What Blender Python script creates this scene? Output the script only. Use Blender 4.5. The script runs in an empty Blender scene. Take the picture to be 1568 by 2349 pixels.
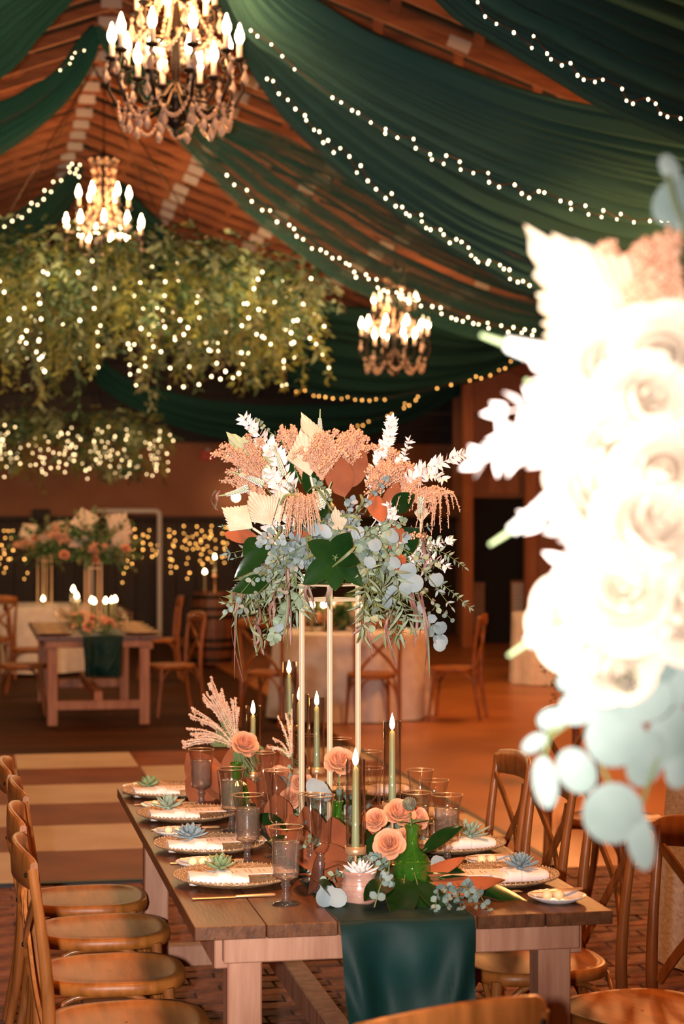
import bpy, math, random
from mathutils import Vector, Matrix
V = Vector
R = random.Random(11)
PI = math.pi
C = bpy.context.scene.collection
SC = bpy.context.scene

# ------------------------------------------------------------------ camera
F, HC, CX, HY, YAW = 4400.0, 1.72, 784.0, 1200.0, math.radians(10.98)
SA, CA = math.sin(YAW), math.cos(YAW)
FW, RT, UP = V((SA, CA, 0)), V((CA, -SA, 0)), V((0, 0, 1))
EYE = V((0, 0, HC))
def P(px, py, d):
    """point seen at a pixel, d metres into the room"""
    return EYE + d * (FW + (px - CX) / F * RT + (HY - py) / F * UP)
def onz(px, py, z):
    """point where the line of sight meets the height z"""
    q = P(px, py, (HC - z) * F / (py - HY)); q.z = z
    return q
def ony(px, py, y):
    e = FW + (px - CX) / F * RT
    return P(px, py, y / e.y)
def pix(p):
    q = p - EYE; d = q.dot(FW)
    return CX + q.dot(RT) / d * F, HY - q.z / d * F, d

cam_d = bpy.data.cameras.new('camera'); cam = bpy.data.objects.new('camera', cam_d); C.objects.link(cam)
cam.location = EYE; cam.rotation_euler = (PI / 2, 0, -YAW)
cam_d.sensor_fit = 'VERTICAL'; cam_d.sensor_height = 36; cam_d.sensor_width = 24
cam_d.lens = F * 36 / 2349; cam_d.shift_y = (HY - 1174.5) / 2349
cam_d.clip_start = .05; cam_d.clip_end = 200
cam_d.dof.use_dof = True; cam_d.dof.focus_distance = 5.5; cam_d.dof.aperture_fstop = 3.8
SC.camera = cam
SC.view_settings.view_transform = 'Standard'; SC.view_settings.look = 'None'
SC.view_settings.exposure = 0.1; SC.view_settings.gamma = 1.0; SC.view_settings.use_curve_mapping = False
cy = SC.cycles
cy.max_bounces = 7; cy.diffuse_bounces = 3; cy.glossy_bounces = 3; cy.transmission_bounces = 5; cy.transparent_max_bounces = 18
cy.caustics_reflective = False; cy.caustics_refractive = False; cy.sample_clamp_indirect = 4.0; cy.blur_glossy = 1.0
cy.use_denoising = True; cy.adaptive_threshold = .05

# ------------------------------------------------------------------ light
w = bpy.data.worlds.new('hall_ambient'); SC.world = w; w.use_nodes = True
w.node_tree.nodes['Background'].inputs[0].default_value = (1, .40, .16, 1)
w.node_tree.nodes['Background'].inputs[1].default_value = .12
WARM = (1, .39, .12)
def lamp(name, loc, energy, color, radius=.1, kind='POINT', parent=None):
    l = bpy.data.lights.new(name, kind); l.energy = energy; l.color = color; l.shadow_soft_size = radius
    o = bpy.data.objects.new(name, l); C.objects.link(o); o.location = loc
    if parent: o.parent = parent
    return o
# the photographer's flash: beside and above the lens, camera turned upright
fl = lamp('camera_flash', EYE - .13 * RT + V((0, 0, .03)) - .03 * FW, 1850, (1, .945, .905), .03, 'SPOT')
fl.data.spot_size = math.radians(48); fl.data.spot_blend = 1.0; fl.rotation_euler = (PI / 2 + .0, 0, -YAW + .11)
# chandeliers of the hall that hang outside the frame
for q, e in (((5.2, 10.8, 3.1), 480), ((1.2, 4.6, 4.9), 620), ((-3.0, 15.0, 3.6), 200), ((5.4, 17.0, 3.1), 280)):
    lamp('hall_chandelier_light', q, e, WARM, .35)

# ------------------------------------------------------------------ mesh helpers
def frame(dirv, up=V((0, 0, 1))):
    y = dirv.normalized(); x = y.cross(up)
    if x.length < 1e-4: x = y.cross(V((1, 0, 0)))
    x.normalize(); z = x.cross(y)
    return x, y, z
class MB:
    def __init__(s): s.v = []; s.f = []; s.m = []; s.fl = []
    def add(s, vs, fs, mat=0, flat=False):
        b = len(s.v); s.v.extend(vs)
        for f in fs:
            s.f.append(tuple(i + b for i in f)); s.m.append(mat); s.fl.append(flat)
    def box(s, c, h, M=None, ch=0.0, mat=0):
        """box of half sizes h, edges chamfered by ch"""
        c = V(c); a, b, d = h
        if ch <= 0:
            vs = [V((x * a, y * b, z * d)) for z in (-1, 1) for y in (-1, 1) for x in (-1, 1)]
            fs = [(0, 2, 3, 1), (4, 5, 7, 6), (0, 1, 5, 4), (2, 6, 7, 3), (0, 4, 6, 2), (1, 3, 7, 5)]
        else:
            vs = []
            for z, i in ((-d, ch), (-d + ch, 0), (d - ch, 0), (d, ch)):
                A, B = a - i, b - i
                k = ch if i == 0 else ch * .6
                vs += [V(q + (z,)) for q in ((A - k, -B), (A, -B + k), (A, B - k), (A - k, B), (-A + k, B), (-A, B - k), (-A, -B + k), (-A + k, -B))]
            fs = [tuple(reversed(range(8))), tuple(range(24, 32))]
            for r in range(3):
                for i in range(8):
                    j = (i + 1) % 8
                    fs.append((r * 8 + i, r * 8 + j, r * 8 + 8 + j, r * 8 + 8 + i))
        if M is not None: vs = [M @ q for q in vs]
        s.add([q + c for q in vs], fs, mat, True)
        return s
    def tube(s, pts, rad, n=8, mat=0, flatten=None, close=True):
        pts = [V(p) for p in pts]; m = len(pts)
        if not hasattr(rad, '__len__'): rad = [rad] * m
        vs = []; px = None
        for i, p in enumerate(pts):
            t = (pts[min(i + 1, m - 1)] - pts[max(i - 1, 0)])
            if t.length < 1e-9: t = V((0, 0, 1))
            t.normalize()
            if px is None: px = frame(t)[0]
            px = (px - t * px.dot(t))
            if px.length < 1e-6: px = frame(t)[0]
            px.normalize(); pz = px.cross(t)
            for k in range(n):
                a = 2 * PI * k / n
                vs.append(p + rad[i] * (math.cos(a) * px + math.sin(a) * pz * (flatten or 1)))
        fs = [(i * n + k, i * n + (k + 1) % n, i * n + n + (k + 1) % n, i * n + n + k) for i in range(m - 1) for k in range(n)]
        s.add(vs, fs, mat)
        if close:
            s.add([V(q) for q in vs[:n]], [tuple(range(n))], mat, True); s.add([V(q) for q in vs[-n:]], [tuple(reversed(range(n)))], mat, True)
        return s
    def lathe(s, prof, n=20, c=(0, 0, 0), M=None, mat=0, rib=0, ribn=0):
        c = V(c); vs = []; m = len(prof)
        for r, z in prof:
            for k in range(n):
                a = 2 * PI * k / n
                rr = r * (1 + (rib * math.cos(a * ribn) if ribn else 0))
                q = V((rr * math.cos(a), rr * math.sin(a), z))
                vs.append((M @ q if M is not None else q) + c)
        fs = [(i * n + k, i * n + (k + 1) % n, i * n + n + (k + 1) % n, i * n + n + k) for i in range(m - 1) for k in range(n)]
        s.add(vs, fs, mat)
        return s
    def ball(s, c, r, nu=8, nv=5, sc=(1, 1, 1), mat=0):
        c = V(c); vs = [c + V((0, 0, -r * sc[2]))]
        for j in range(1, nv):
            a = -PI / 2 + PI * j / nv
            for k in range(nu):
                b = 2 * PI * k / nu
                vs.append(c + V((r * sc[0] * math.cos(a) * math.cos(b), r * sc[1] * math.cos(a) * math.sin(b), r * sc[2] * math.sin(a))))
        vs.append(c + V((0, 0, r * sc[2]))); L = len(vs) - 1
        fs = [(0, 1 + (k + 1) % nu, 1 + k) for k in range(nu)]
        for j in range(nv - 2):
            for k in range(nu):
                a = 1 + j * nu + k; b = 1 + j * nu + (k + 1) % nu
                fs.append((a, b, b + nu, a + nu))
        o = 1 + (nv - 2) * nu
        fs += [(o + k, o + (k + 1) % nu, L) for k in range(nu)]
        s.add(vs, fs, mat)
        return s
    def octa(s, c, r, mat=0, st=1.0):
        c = V(c)
        s.add([c + V(q) * r for q in ((1, 0, 0), (0, 1, 0), (-1, 0, 0), (0, -1, 0), (0, 0, st), (0, 0, -st))],
              [(0, 1, 4), (1, 2, 4), (2, 3, 4), (3, 0, 4), (1, 0, 5), (2, 1, 5), (3, 2, 5), (0, 3, 5)], mat)
        return s
    def leaf(s, base, dirv, nor, L, W, seg=5, curl=.0, fold=.15, shape='lance', mat=0, back=None):
        """a leaf sheet; back = material of a second sheet on the underside"""
        y = V(dirv).normalized(); x = y.cross(V(nor))
        if x.length < 1e-4: x = frame(y)[0]
        x.normalize(); z = x.cross(y); base = V(base)
        prof = {'lance': lambda t: math.sin(PI * t ** .75) ** .9, 'round': lambda t: math.sqrt(max(0, 1 - (2 * t - 1) ** 2)),
                'mag': lambda t: math.sin(PI * t ** .85) ** .75, 'ovate': lambda t: math.sin(PI * t ** .62) ** .85}[shape]
        vs = []
        for i in range(seg + 1):
            t = i / seg
            a = curl * t
            pc = base + L * ((y * (math.sin(a) / a if abs(a) > 1e-3 else 1) * t) - z * (((1 - math.cos(a)) / a if abs(a) > 1e-3 else 0) * t))
            nz = z * math.cos(a) + y * math.sin(a)
            wd = W * .5 * (prof(t) if 0 < i < seg else .04)
            vs += [pc - x * wd + nz * wd * fold * 2, pc, pc + x * wd + nz * wd * fold * 2]
        fs = []
        for i in range(seg):
            k = i * 3
            fs += [(k, k + 1, k + 4, k + 3), (k + 1, k + 2, k + 5, k + 4)]
        s.add(vs, fs, mat)
        if back is not None:
            o = z * .0012
            s.add([q - o for q in vs], [tuple(reversed(f)) for f in fs], back)
        return s
    def mesh(s, name, mats):
        me = bpy.data.meshes.new(name)
        me.from_pydata([tuple(q) for q in s.v], [], s.f)
        for m in (mats if isinstance(mats, (list, tuple)) else [mats]): me.materials.append(m)
        me.polygons.foreach_set('material_index', s.m)
        me.polygons.foreach_set('use_smooth', [not k for k in s.fl])
        me.update()
        return me
    def build(s, name, mats, parent=None, world=False):
        return link(name, s.mesh(name, mats), parent, world)
def link(name, data, parent=None, world=False, M=None):
    o = bpy.data.objects.new(name, data); C.objects.link(o)
    if parent is not None:
        o.parent = parent
        if world: o.matrix_parent_inverse = world_m(parent).inverted()
    if M is not None: o.matrix_basis = M
    return o
def world_m(o):
    m = o.matrix_basis.copy()
    if o.parent: m = world_m(o.parent) @ o.matrix_parent_inverse @ m
    return m
def tag(o, label, cat, group=None):
    o['label'] = label; o['category'] = cat
    if group: o['group'] = group
    return o
def thing(name, label, cat, loc=(0, 0, 0), rz=0.0, group=None, sc=1.0):
    o = bpy.data.objects.new(name, None); C.objects.link(o); o.empty_display_size = .05
    o.location = loc; o.rotation_euler = (0, 0, rz); o.scale = (sc, sc, sc)
    return tag(o, label, cat, group)
def struct(o): o['kind'] = 'structure'; return o
KIDS = {}
def clone(root, label, loc, rz=0.0, group=None, sc=None, name=None):
    """copy a thing with its parts and their sub-parts"""
    def cp(o, par):
        c = o.copy(); C.objects.link(c)
        if par is not None: c.parent = par
        for k in list(o.children): cp(k, c)
        return c
    r = cp(root, None); r.location = loc; r.rotation_euler = (0, 0, rz); r['label'] = label
    if group: r['group'] = group
    elif 'group' in r: del r['group']
    if sc: r.scale = (sc, sc, sc)
    return r
def bez(p0, p1, p2, n):
    return [(1 - t) ** 2 * V(p0) + 2 * t * (1 - t) * V(p1) + t * t * V(p2) for t in [i / n for i in range(n + 1)]]
def cat(pts, n):
    """smooth curve through points, n samples per span; points are tuples of any length"""
    out = []
    L = len(pts)
    for i in range(L - 1):
        p0, p1, p2, p3 = pts[max(i - 1, 0)], pts[i], pts[i + 1], pts[min(i + 2, L - 1)]
        for k in range(n):
            t = k / n
            out.append(tuple(.5 * (2 * b + (c - a) * t + (2 * a - 5 * b + 4 * c - d) * t * t + (3 * b - a - 3 * c + d) * t ** 3) for a, b, c, d in zip(p0, p1, p2, p3)))
    out.append(tuple(pts[-1]))
    return out
def at(curve, t):
    x = min(max(t, 0), 1) * (len(curve) - 1); i = min(int(x), len(curve) - 2); u = x - i
    return tuple(a + (b - a) * u for a, b in zip(curve[i], curve[i + 1]))
def rv(s=1.0): return V((R.uniform(-s, s), R.uniform(-s, s), R.uniform(-s, s)))

# ------------------------------------------------------------------ materials
def nodes(name):
    m = bpy.data.materials.new(name); m.use_nodes = True
    nt = m.node_tree
    return m, nt, nt.nodes['Principled BSDF']
def rgb(h): return tuple(((int(h[i:i + 2], 16) / 255) / 12.92 if int(h[i:i + 2], 16) / 255 <= .04045 else ((int(h[i:i + 2], 16) / 255 + .055) / 1.055) ** 2.4) for i in (0, 2, 4)) + (1,)
def mat(name, c, rough=.5, metal=0.0, c2=None, scale=8, stretch=(1, 1, 1), bump=0.0, bscale=None, detail=4, rand=0.0, lo=.35, hi=.65, sheen=0, coat=0, spec=.5, trans=0, sss=0):
    """principled material; colour varies between c and c2 with object-space noise, rand = brightness change from object to object"""
    m, nt, b = nodes(name)
    c = rgb(c) if isinstance(c, str) else c
    b.inputs['Base Color'].default_value = c
    b.inputs['Roughness'].default_value = rough; b.inputs['Metallic'].default_value = metal
    b.inputs['Specular IOR Level'].default_value = spec
    if sheen: b.inputs['Sheen Weight'].default_value = sheen; b.inputs['Sheen Roughness'].default_value = .3
    if coat: b.inputs['Coat Weight'].default_value = coat; b.inputs['Coat Roughness'].default_value = .12
    if trans: b.inputs['Transmission Weight'].default_value = trans
    N, Lk = nt.nodes.new, nt.links.new
    tc = mp = None
    if c2 is not None or bump:
        tc = N('ShaderNodeTexCoord'); mp = N('ShaderNodeMapping'); mp.inputs['Scale'].default_value = stretch
        Lk(tc.outputs['Object'], mp.inputs['Vector'])
    out = None
    if c2 is not None:
        c2 = rgb(c2) if isinstance(c2, str) else c2
        nz = N('ShaderNodeTexNoise'); nz.inputs['Scale'].default_value = scale; nz.inputs['Detail'].default_value = detail
        Lk(mp.outputs[0], nz.inputs['Vector'])
        cr = N('ShaderNodeValToRGB'); cr.color_ramp.elements[0].position = lo; cr.color_ramp.elements[1].position = hi
        cr.color_ramp.elements[0].color = c; cr.color_ramp.elements[1].color = c2
        Lk(nz.outputs['Fac'], cr.inputs[0]); out = cr.outputs[0]
    if rand:
        oi = N('ShaderNodeObjectInfo'); hs = N('ShaderNodeHueSaturation')
        mr = N('ShaderNodeMapRange'); mr.inputs[3].default_value = 1 - rand; mr.inputs[4].default_value = 1 + rand
        Lk(oi.outputs['Random'], mr.inputs[0]); Lk(mr.outputs[0], hs.inputs['Value'])
        if out: Lk(out, hs.inputs['Color'])
        else: hs.inputs['Color'].default_value = c
        out = hs.outputs[0]
    if out: Lk(out, b.inputs['Base Color'])
    if bump:
        n2 = N('ShaderNodeTexNoise'); n2.inputs['Scale'].default_value = bscale or scale * 3; n2.inputs['Detail'].default_value = 3
        Lk(mp.outputs[0], n2.inputs['Vector'])
        bp = N('ShaderNodeBump'); bp.inputs['Strength'].default_value = bump; bp.inputs['Distance'].default_value = .01
        Lk(n2.outputs['Fac'], bp.inputs['Height']); Lk(bp.outputs[0], b.inputs['Normal'])
    return m
def emit(name, c, s, sample=False):
    m, nt, b = nodes(name)
    b.inputs['Base Color'].default_value = (0, 0, 0, 1)
    b.inputs['Emission Color'].default_value = c + (1,) if len(c) == 3 else c
    b.inputs['Emission Strength'].default_value = s
    if not sample: m.cycles.emission_sampling = 'NONE'
    return m
def thin_glass(name, tint=(1, 1, 1), rough=.02, refl=.85, base=.06, fog=None, fogc=(1, .9, .82, 1)):
    """thin clear wall: straight-through light plus Fresnel reflection"""
    m, nt, b = nodes(name); nt.nodes.remove(b); N, Lk = nt.nodes.new, nt.links.new
    t = N('ShaderNodeBsdfTransparent'); t.inputs[0].default_value = tint + (1,)
    g = N('ShaderNodeBsdfGlossy'); g.inputs['Roughness'].default_value = rough
    lw = N('ShaderNodeLayerWeight'); lw.inputs[0].default_value = .5
    pw = N('ShaderNodeMath'); pw.operation = 'POWER'; pw.inputs[1].default_value = 2.0; Lk(lw.outputs['Facing'], pw.inputs[0])
    mr = N('ShaderNodeMapRange'); mr.inputs[3].default_value = base; mr.inputs[4].default_value = refl
    Lk(pw.outputs[0], mr.inputs[0]); mx = N('ShaderNodeMixShader')
    Lk(mr.outputs[0], mx.inputs[0]); Lk(t.outputs[0], mx.inputs[1]); Lk(g.outputs[0], mx.inputs[2])
    out = mx
    if fog:                                   # diffuse veil: condensation on goblets, brightness painted into stems and green vase
        df = N('ShaderNodeBsdfDiffuse'); df.inputs[0].default_value = fogc; tl = N('ShaderNodeBsdfTranslucent'); tl.inputs[0].default_value = fogc
        m0 = N('ShaderNodeMixShader'); Lk(df.outputs[0], m0.inputs[1]); Lk(tl.outputs[0], m0.inputs[2])
        tc = N('ShaderNodeTexCoord'); nz = N('ShaderNodeTexNoise'); nz.inputs['Scale'].default_value = 16; Lk(tc.outputs['Object'], nz.inputs['Vector'])
        mq = N('ShaderNodeMapRange'); mq.inputs[1].default_value = .35; mq.inputs[2].default_value = .7; mq.inputs[3].default_value = fog * .75; mq.inputs[4].default_value = fog * 1.2; Lk(nz.outputs['Fac'], mq.inputs[0])
        out = N('ShaderNodeMixShader'); Lk(mq.outputs[0], out.inputs[0]); Lk(mx.outputs[0], out.inputs[1]); Lk(m0.outputs[0], out.inputs[2])
    Lk(out.outputs[0], nt.nodes['Material Output'].inputs[0])
    return m
def sheer(name, c, cover):
    """chiffon: part see-through, part cloth lit from both sides"""
    m, nt, b = nodes(name); nt.nodes.remove(b); N, Lk = nt.nodes.new, nt.links.new
    d = N('ShaderNodeBsdfDiffuse'); d.inputs[0].default_value = c
    tl = N('ShaderNodeBsdfTranslucent'); tl.inputs[0].default_value = c
    t = N('ShaderNodeBsdfTransparent')
    m1 = N('ShaderNodeMixShader'); m1.inputs[0].default_value = .35
    Lk(d.outputs[0], m1.inputs[1]); Lk(tl.outputs[0], m1.inputs[2])
    m2 = N('ShaderNodeMixShader'); m2.inputs[0].default_value = cover
    Lk(t.outputs[0], m2.inputs[1]); Lk(m1.outputs[0], m2.inputs[2])
    Lk(m2.outputs[0], nt.nodes['Material Output'].inputs[0])
    return m
M = {}
M['chair_wood'] = mat('chair_wood', '98592a', .32, c2='714019', scale=9, stretch=(3, 3, .5), bump=.08, rand=.12, spec=.4)
M['chair_seat'] = mat('chair_seat', 'a3602a', .38, c2='824a1a', scale=7, stretch=(.6, 4, 3), bump=.05, rand=.1, spec=.25)
M['table_top'] = mat('table_top', '6b4126', .38, c2='4f2c18', scale=6, stretch=(7, .7, 4), bump=.12, rand=.14, spec=.35)
M['table_base'] = mat('table_base', 'b07e62', .6, c2='966248', scale=5, stretch=(5, 5, .6), bump=.12, rand=.06)
M['rivet'] = mat('rivet', '1c120c', .35, .6)
M['brick'] = mat('brick', '8a5440', .8, c2='5a3328', scale=14, bump=.4, rand=.25)
M['mortar'] = mat('mortar', '4a382e', .9, c2='33261f', scale=20, bump=.3)
M['tile_dark'] = mat('tile_dark', '8c4a20', .42, c2='733714', scale=2.0, rand=.06, spec=.06, bump=.02, bscale=3)
M['tile_light'] = mat('tile_light', 'cfb79f', .42, c2='c2a58a', scale=2.0, rand=.05, spec=.06, bump=.02, bscale=3)
M['concrete'] = mat('concrete', 'b4703a', .34, c2='96582a', scale=.9, spec=.35, bump=.05, bscale=4)
M['floor_far'] = mat('floor_far', '4a2a18', .6, c2='38200f', scale=1.5, stretch=(.3, 3, 1), bump=.1, spec=.04)
M['black_edge'] = mat('black_edge', '0d0b0a', .5)
M['truss'] = mat('truss', '9c5f38', .75, c2='7a4526', scale=4, stretch=(.4, 3, 3), rand=.15)
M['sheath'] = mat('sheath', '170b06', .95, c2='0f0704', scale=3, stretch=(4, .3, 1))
M['plate_steel'] = mat('plate_steel', 'b9b0a8', .5, .15, rand=.1)
M['wall_tan'] = mat('wall_tan', '96644a', .85, c2='8c5a40', scale=2)
M['wall_dark'] = mat('wall_dark', '2c1d17', .7, c2='211510', scale=3, stretch=(.4, 1, 4), rand=.15)
M['post_wood'] = mat('post_wood', 'a86a44', .6, c2='935632', scale=4, stretch=(3, 3, .4))
M['doorway_dark'] = mat('doorway_dark', '120b08', .9)
M['white_paint'] = mat('white_paint', 'd8d0c8', .5)
M['exit_red'] = mat('exit_red', 'b02a12', .5)
M['velvet'] = mat('velvet', '0e322e', .55, c2='0a2623', scale=5, spec=.16)
M['linen'] = mat('linen', 'd9cbc0', .85, c2='cdbdb0', scale=12, sheen=.1, bump=.1, bscale=60)
M['lace'] = mat('lace', 'e6ddd4', .8, c2='d4c8bc', scale=40, bump=.5, bscale=55)
M['napkin'] = mat('napkin', 'f3e2d8', .75, sheen=.1)
M['menu'] = mat('menu', 'f8e4d8', .6)
M['ink'] = mat('ink', 'c09a86', .7)
M['gold'] = mat('gold', 'e6b07e', .3, .62)
M['gold_pale'] = mat('gold_pale', 'e2b98a', .35, .85)
M['stand'] = mat('stand', 'f2d6ac', .4, .15)
M['glass'] = thin_glass('clear_glass', (.99, .985, .98), .025, .92, .085)
M['glass_solid'] = thin_glass('glass_solid', (.98, .96, .94), .05, .95, .22, .05)
M['water'] = thin_glass('water', (.99, .98, .97), .03, .75, .14, .13, (1, .78, .64, 1))
M['charger'] = mat('charger', 'd8b48c', .14, .4, c2='b88e64', scale=60, bump=.6, bscale=90)
M['charger_rim'] = mat('charger_rim', 'c99f76', .16, .5)
M['china'] = mat('china', 'efe8e6', .15, coat=.3)
M['butter'] = mat('butter', 'f2dfae', .4)
M['taper'] = mat('taper', 'a3a878', .4, sss=.1)
M['wick'] = mat('wick', '201814', .9)
M['flame'] = emit('flame', (1, .62, .28), 40)
M['bulb'] = emit('bulb', (1, .66, .34), 30)
M['fairy'] = emit('fairy', (1, .74, .40), 11)
M['fairy_far'] = emit('fairy_far', (1, .68, .33), 7)
M['fairy_amber'] = emit('fairy_amber', (1, .45, .10), 8.5)
M['fairy_wire'] = mat('fairy_wire', '5a3524', .5)
M['iron'] = mat('iron', '2a221e', .38, .7)
M['sleeve'] = mat('sleeve', 'f0e0d0', .6)
M['crystal'] = mat('crystal', 'f4dfd0', .08, c2='d9b9a2', scale=30, trans=.45)
M['leaf_eu'] = mat('leaf_eu', '7d8d86', .6, c2='697a73', scale=18, rand=.12)
M['leaf_eu2'] = mat('leaf_eu2', '8c9a80', .6, c2='75856c', scale=18, rand=.1)
M['leaf_sd'] = mat('leaf_sd', '8d989b', .62, c2='7b8789', scale=14, rand=.1)
M['leaf_olive'] = mat('leaf_olive', '7a7f4e', .5, c2='60683c', scale=14, rand=.15)
M['mag_top'] = mat('mag_top', '1a3814', .17, c2='112a0e', scale=9, spec=.35, rand=.15)
M['mag_back'] = mat('mag_back', 'aa5a32', .75, c2='8e4726', scale=12, rand=.12)
M['stem_brown'] = mat('stem_brown', '7a4a38', .7)
M['stem_green'] = mat('stem_green', '6f7a45', .6)
M['palm'] = mat('palm', 'f2e0c8', .75, c2='e6cfb2', scale=20, rand=.06)
M['palm_green'] = mat('palm_green', 'd3d3b0', .75, c2='c2c49a', scale=20)
M['ruscus'] = mat('ruscus', 'f6e2da', .7, rand=.04)
M['amaranth'] = mat('amaranth', 'ecb594', .9, c2='dba07c', scale=60, rand=.06)
M['pampas'] = mat('pampas', 'f0cdb2', .9, c2='d8aa88', scale=60)
M['veronica'] = mat('veronica', 'f4f0ea', .8)
M['veronica_tip'] = mat('veronica_tip', '9fb07e', .8)
M['grass_purple'] = mat('grass_purple', '9a7068', .55, c2='7e5248', scale=20, rand=.15)
M['rose'] = mat('rose', 'eaa680', .65, c2='dc9068', scale=25, rand=.05)
M['rose_cream'] = mat('rose_cream', 'e0cbb4', .65, rand=.05)
M['leaf_green'] = mat('leaf_green', '3f6a34', .45, c2='2d5226', scale=14, rand=.15)
M['fern'] = mat('fern', '8e8c3e', .6, c2='66702f', scale=3, rand=.2)
M['fern_dark'] = mat('fern_dark', '3c5a34', .55, c2='2c4428', scale=5)
M['fern_sage'] = mat('fern_sage', '8b9470', .6, c2='6c7a58', scale=5)
M['suc_green'] = mat('suc_green', '8a9a6c', .5, c2='748658', scale=20)
M['suc_blue'] = mat('suc_blue', '8fa0a6', .5, c2='7c8f96', scale=20)
M['suc_pale'] = mat('suc_pale', 'a0ae96', .5, c2='8a9a84', scale=20)
M['suc_white'] = mat('suc_white', 'e9e4e0', .6)
M['pot_pink'] = mat('pot_pink', 'c99a86', .22, c2='b08070', scale=30, bump=.3, bscale=40, coat=.4)
M['pot_grey'] = mat('pot_grey', 'b0a094', .4, c2='8c7468', scale=16, stretch=(1, 1, 5), bump=.3)
M['vase_green'] = thin_glass('vase_green', (.62, .90, .42), .03, .85, .12, .13, (.25, .66, .1, 1))
M['pod'] = mat('pod', '8c8a66', .9, c2='6b5a50', scale=80)
M['barrel'] = mat('barrel', '6a3a1c', .5, c2='4a2812', scale=4, stretch=(5, 5, .4), rand=.15)
M['hoop'] = mat('hoop', '171311', .45, .6)
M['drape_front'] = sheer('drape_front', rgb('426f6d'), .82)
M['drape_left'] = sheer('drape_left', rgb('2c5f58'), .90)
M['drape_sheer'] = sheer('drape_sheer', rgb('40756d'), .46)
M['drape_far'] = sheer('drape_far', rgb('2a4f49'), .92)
M['leaf_near'] = mat('leaf_near', '8b9891', .6, c2='7b8a82', scale=14, rand=.12)

# ================================================================== the setting
RX, RZ = 1.15, 6.0                       # ridge line of the trusses
YF = 29.0                                # far wall
XL, XR = -6.6, 9.0
# ---- floor
floor = struct(MB().box(((XL + XR) / 2, 14, -.06), ((XR - XL) / 2 + .3, 16.2, .03)).build('floor', M['floor_far']))
MB().box((1.1, 5.2, -.018), (6.5, 4.05, .010)).build('mortar_bed', M['mortar'], floor)
bw, bl = .1, .206
bm = MB().box((0, 0, 0), (.0995, .0465, .012), ch=.004).mesh('brick', M['brick'])
spots = []
for j in range(86):
    y = 9.17 - j * bw
    for i in range(26):
        x = -1.15 + i * bl + (.103 if j % 2 else 0)
        px, py, d = pix(V((x, y, 0)))
        if y < 3.4: continue
        vis = -40 < px < 1610 and py < 2420 and not (.7 < x < 1.4 and 4.4 < y < 5.4)
        spots.append((0 if vis else 1, d, x, y))
spots.sort()
for s in spots[:300]:
    link('brick', bm, floor, M=Matrix.Translation((s[2], s[3], -.012 + R.uniform(-.003, .002))) @ Matrix.Rotation(R.uniform(-.02, .02), 4, 'Z') @ Matrix.Rotation(R.uniform(-.015, .015), 4, 'X'))
rest = MB()
for s in spots[300:]:
    rest.box((s[2], s[3], -.012 + R.uniform(-.003, .002)), (.0995, .0465, .012))
o = rest.build('brick_field', M['brick'], floor); o['kind'] = 'stuff'
# dance floor of square panels
T = .85
tm = MB().box((0, 0, 0), (T / 2 - .002, T / 2 - .002, .012), ch=.003)
tml, tmd = tm.mesh('dance_tile', M['tile_light']), tm.mesh('dance_tile', M['tile_dark'])
for i in range(-4, 3):
    for j in range(6):
        link('dance_tile', tml if (i + j) % 2 else tmd, floor, M=Matrix.Translation((.32 + T * (i + .5), 9.24 + T * (j + .5), .002)))
MB().box((.32 - T * .5, 9.215, .0), (T * 3.5 + .03, .022, .014), ch=.004).build('edge_strip', M['black_edge'], floor)
MB().box((.32 + T * 3 + .022, 9.24 + T * 3, .0), (.02, T * 3 + .04, .014), ch=.004).build('edge_strip', M['black_edge'], floor)
MB().box((5.95, 19.1, -.014), (3.02, 9.9, .014)).build('polished_slab', M['concrete'], floor)

# ---- ceiling with its trusses
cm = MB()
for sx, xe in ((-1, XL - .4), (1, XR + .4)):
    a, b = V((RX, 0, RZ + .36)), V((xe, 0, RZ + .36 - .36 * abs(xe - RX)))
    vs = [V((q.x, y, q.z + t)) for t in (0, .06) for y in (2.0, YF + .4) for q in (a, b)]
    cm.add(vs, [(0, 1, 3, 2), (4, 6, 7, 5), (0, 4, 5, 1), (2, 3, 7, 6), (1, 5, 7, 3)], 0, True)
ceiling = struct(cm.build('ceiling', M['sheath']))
tr = MB()
def beam(mb, a, b, w, h):
    a, b = V(a), V(b); d = (b - a); L = d.length / 2
    ang = math.atan2(d.z, d.x)
    mb.box((a + b) / 2, (L, w / 2, h / 2), Matrix.Rotation(-ang, 3, 'Y'))
bot = lambda x: RZ - .36 * abs(x - RX)
top = lambda x: bot(x) + .30
for s in (-1, 1):
    xe = RX + s * 7.6
    beam(tr, (RX, 0, RZ), (xe, 0, bot(xe)), .04, .078); beam(tr, (RX, 0, RZ + .30), (xe, 0, top(xe)), .04, .078)
    xs = [RX + s * .62 * q for q in range(12)]
    for i, x in enumerate(xs):
        if i: beam(tr, (x, 0, bot(x)), (x, 0, top(x)), .04, .07)
        if i < 11 and i % 4 == 1: beam(tr, (x, 0, top(x) - .03), (xs[i + 1], 0, bot(xs[i + 1]) + .03), .036, .06)
beam(tr, (RX, 0, RZ), (RX, 0, RZ + .3), .04, .09)
trm = tr.mesh('truss', M['truss'])
pm = MB().box((0, 0, 0), (.085, .004, .045)).mesh('steel_plate', M['plate_steel'])
y = 8.6
while y < YF - .3:
    t = link('truss', trm, ceiling, M=Matrix.Translation((0, y, R.uniform(-.01, .01))))
    for q in (0, -1.25, 1.25, 2.3, 3.4, 4.5):
        x = RX + q
        link('steel_plate', pm, t, M=Matrix.Translation((x + R.uniform(-.03, .03), -.027, bot(x) + .01)) @ Matrix.Rotation(.345 * (0 if q == 0 else (1 if q > 0 else -1)), 4, 'Y'))
    y += .61
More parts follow.
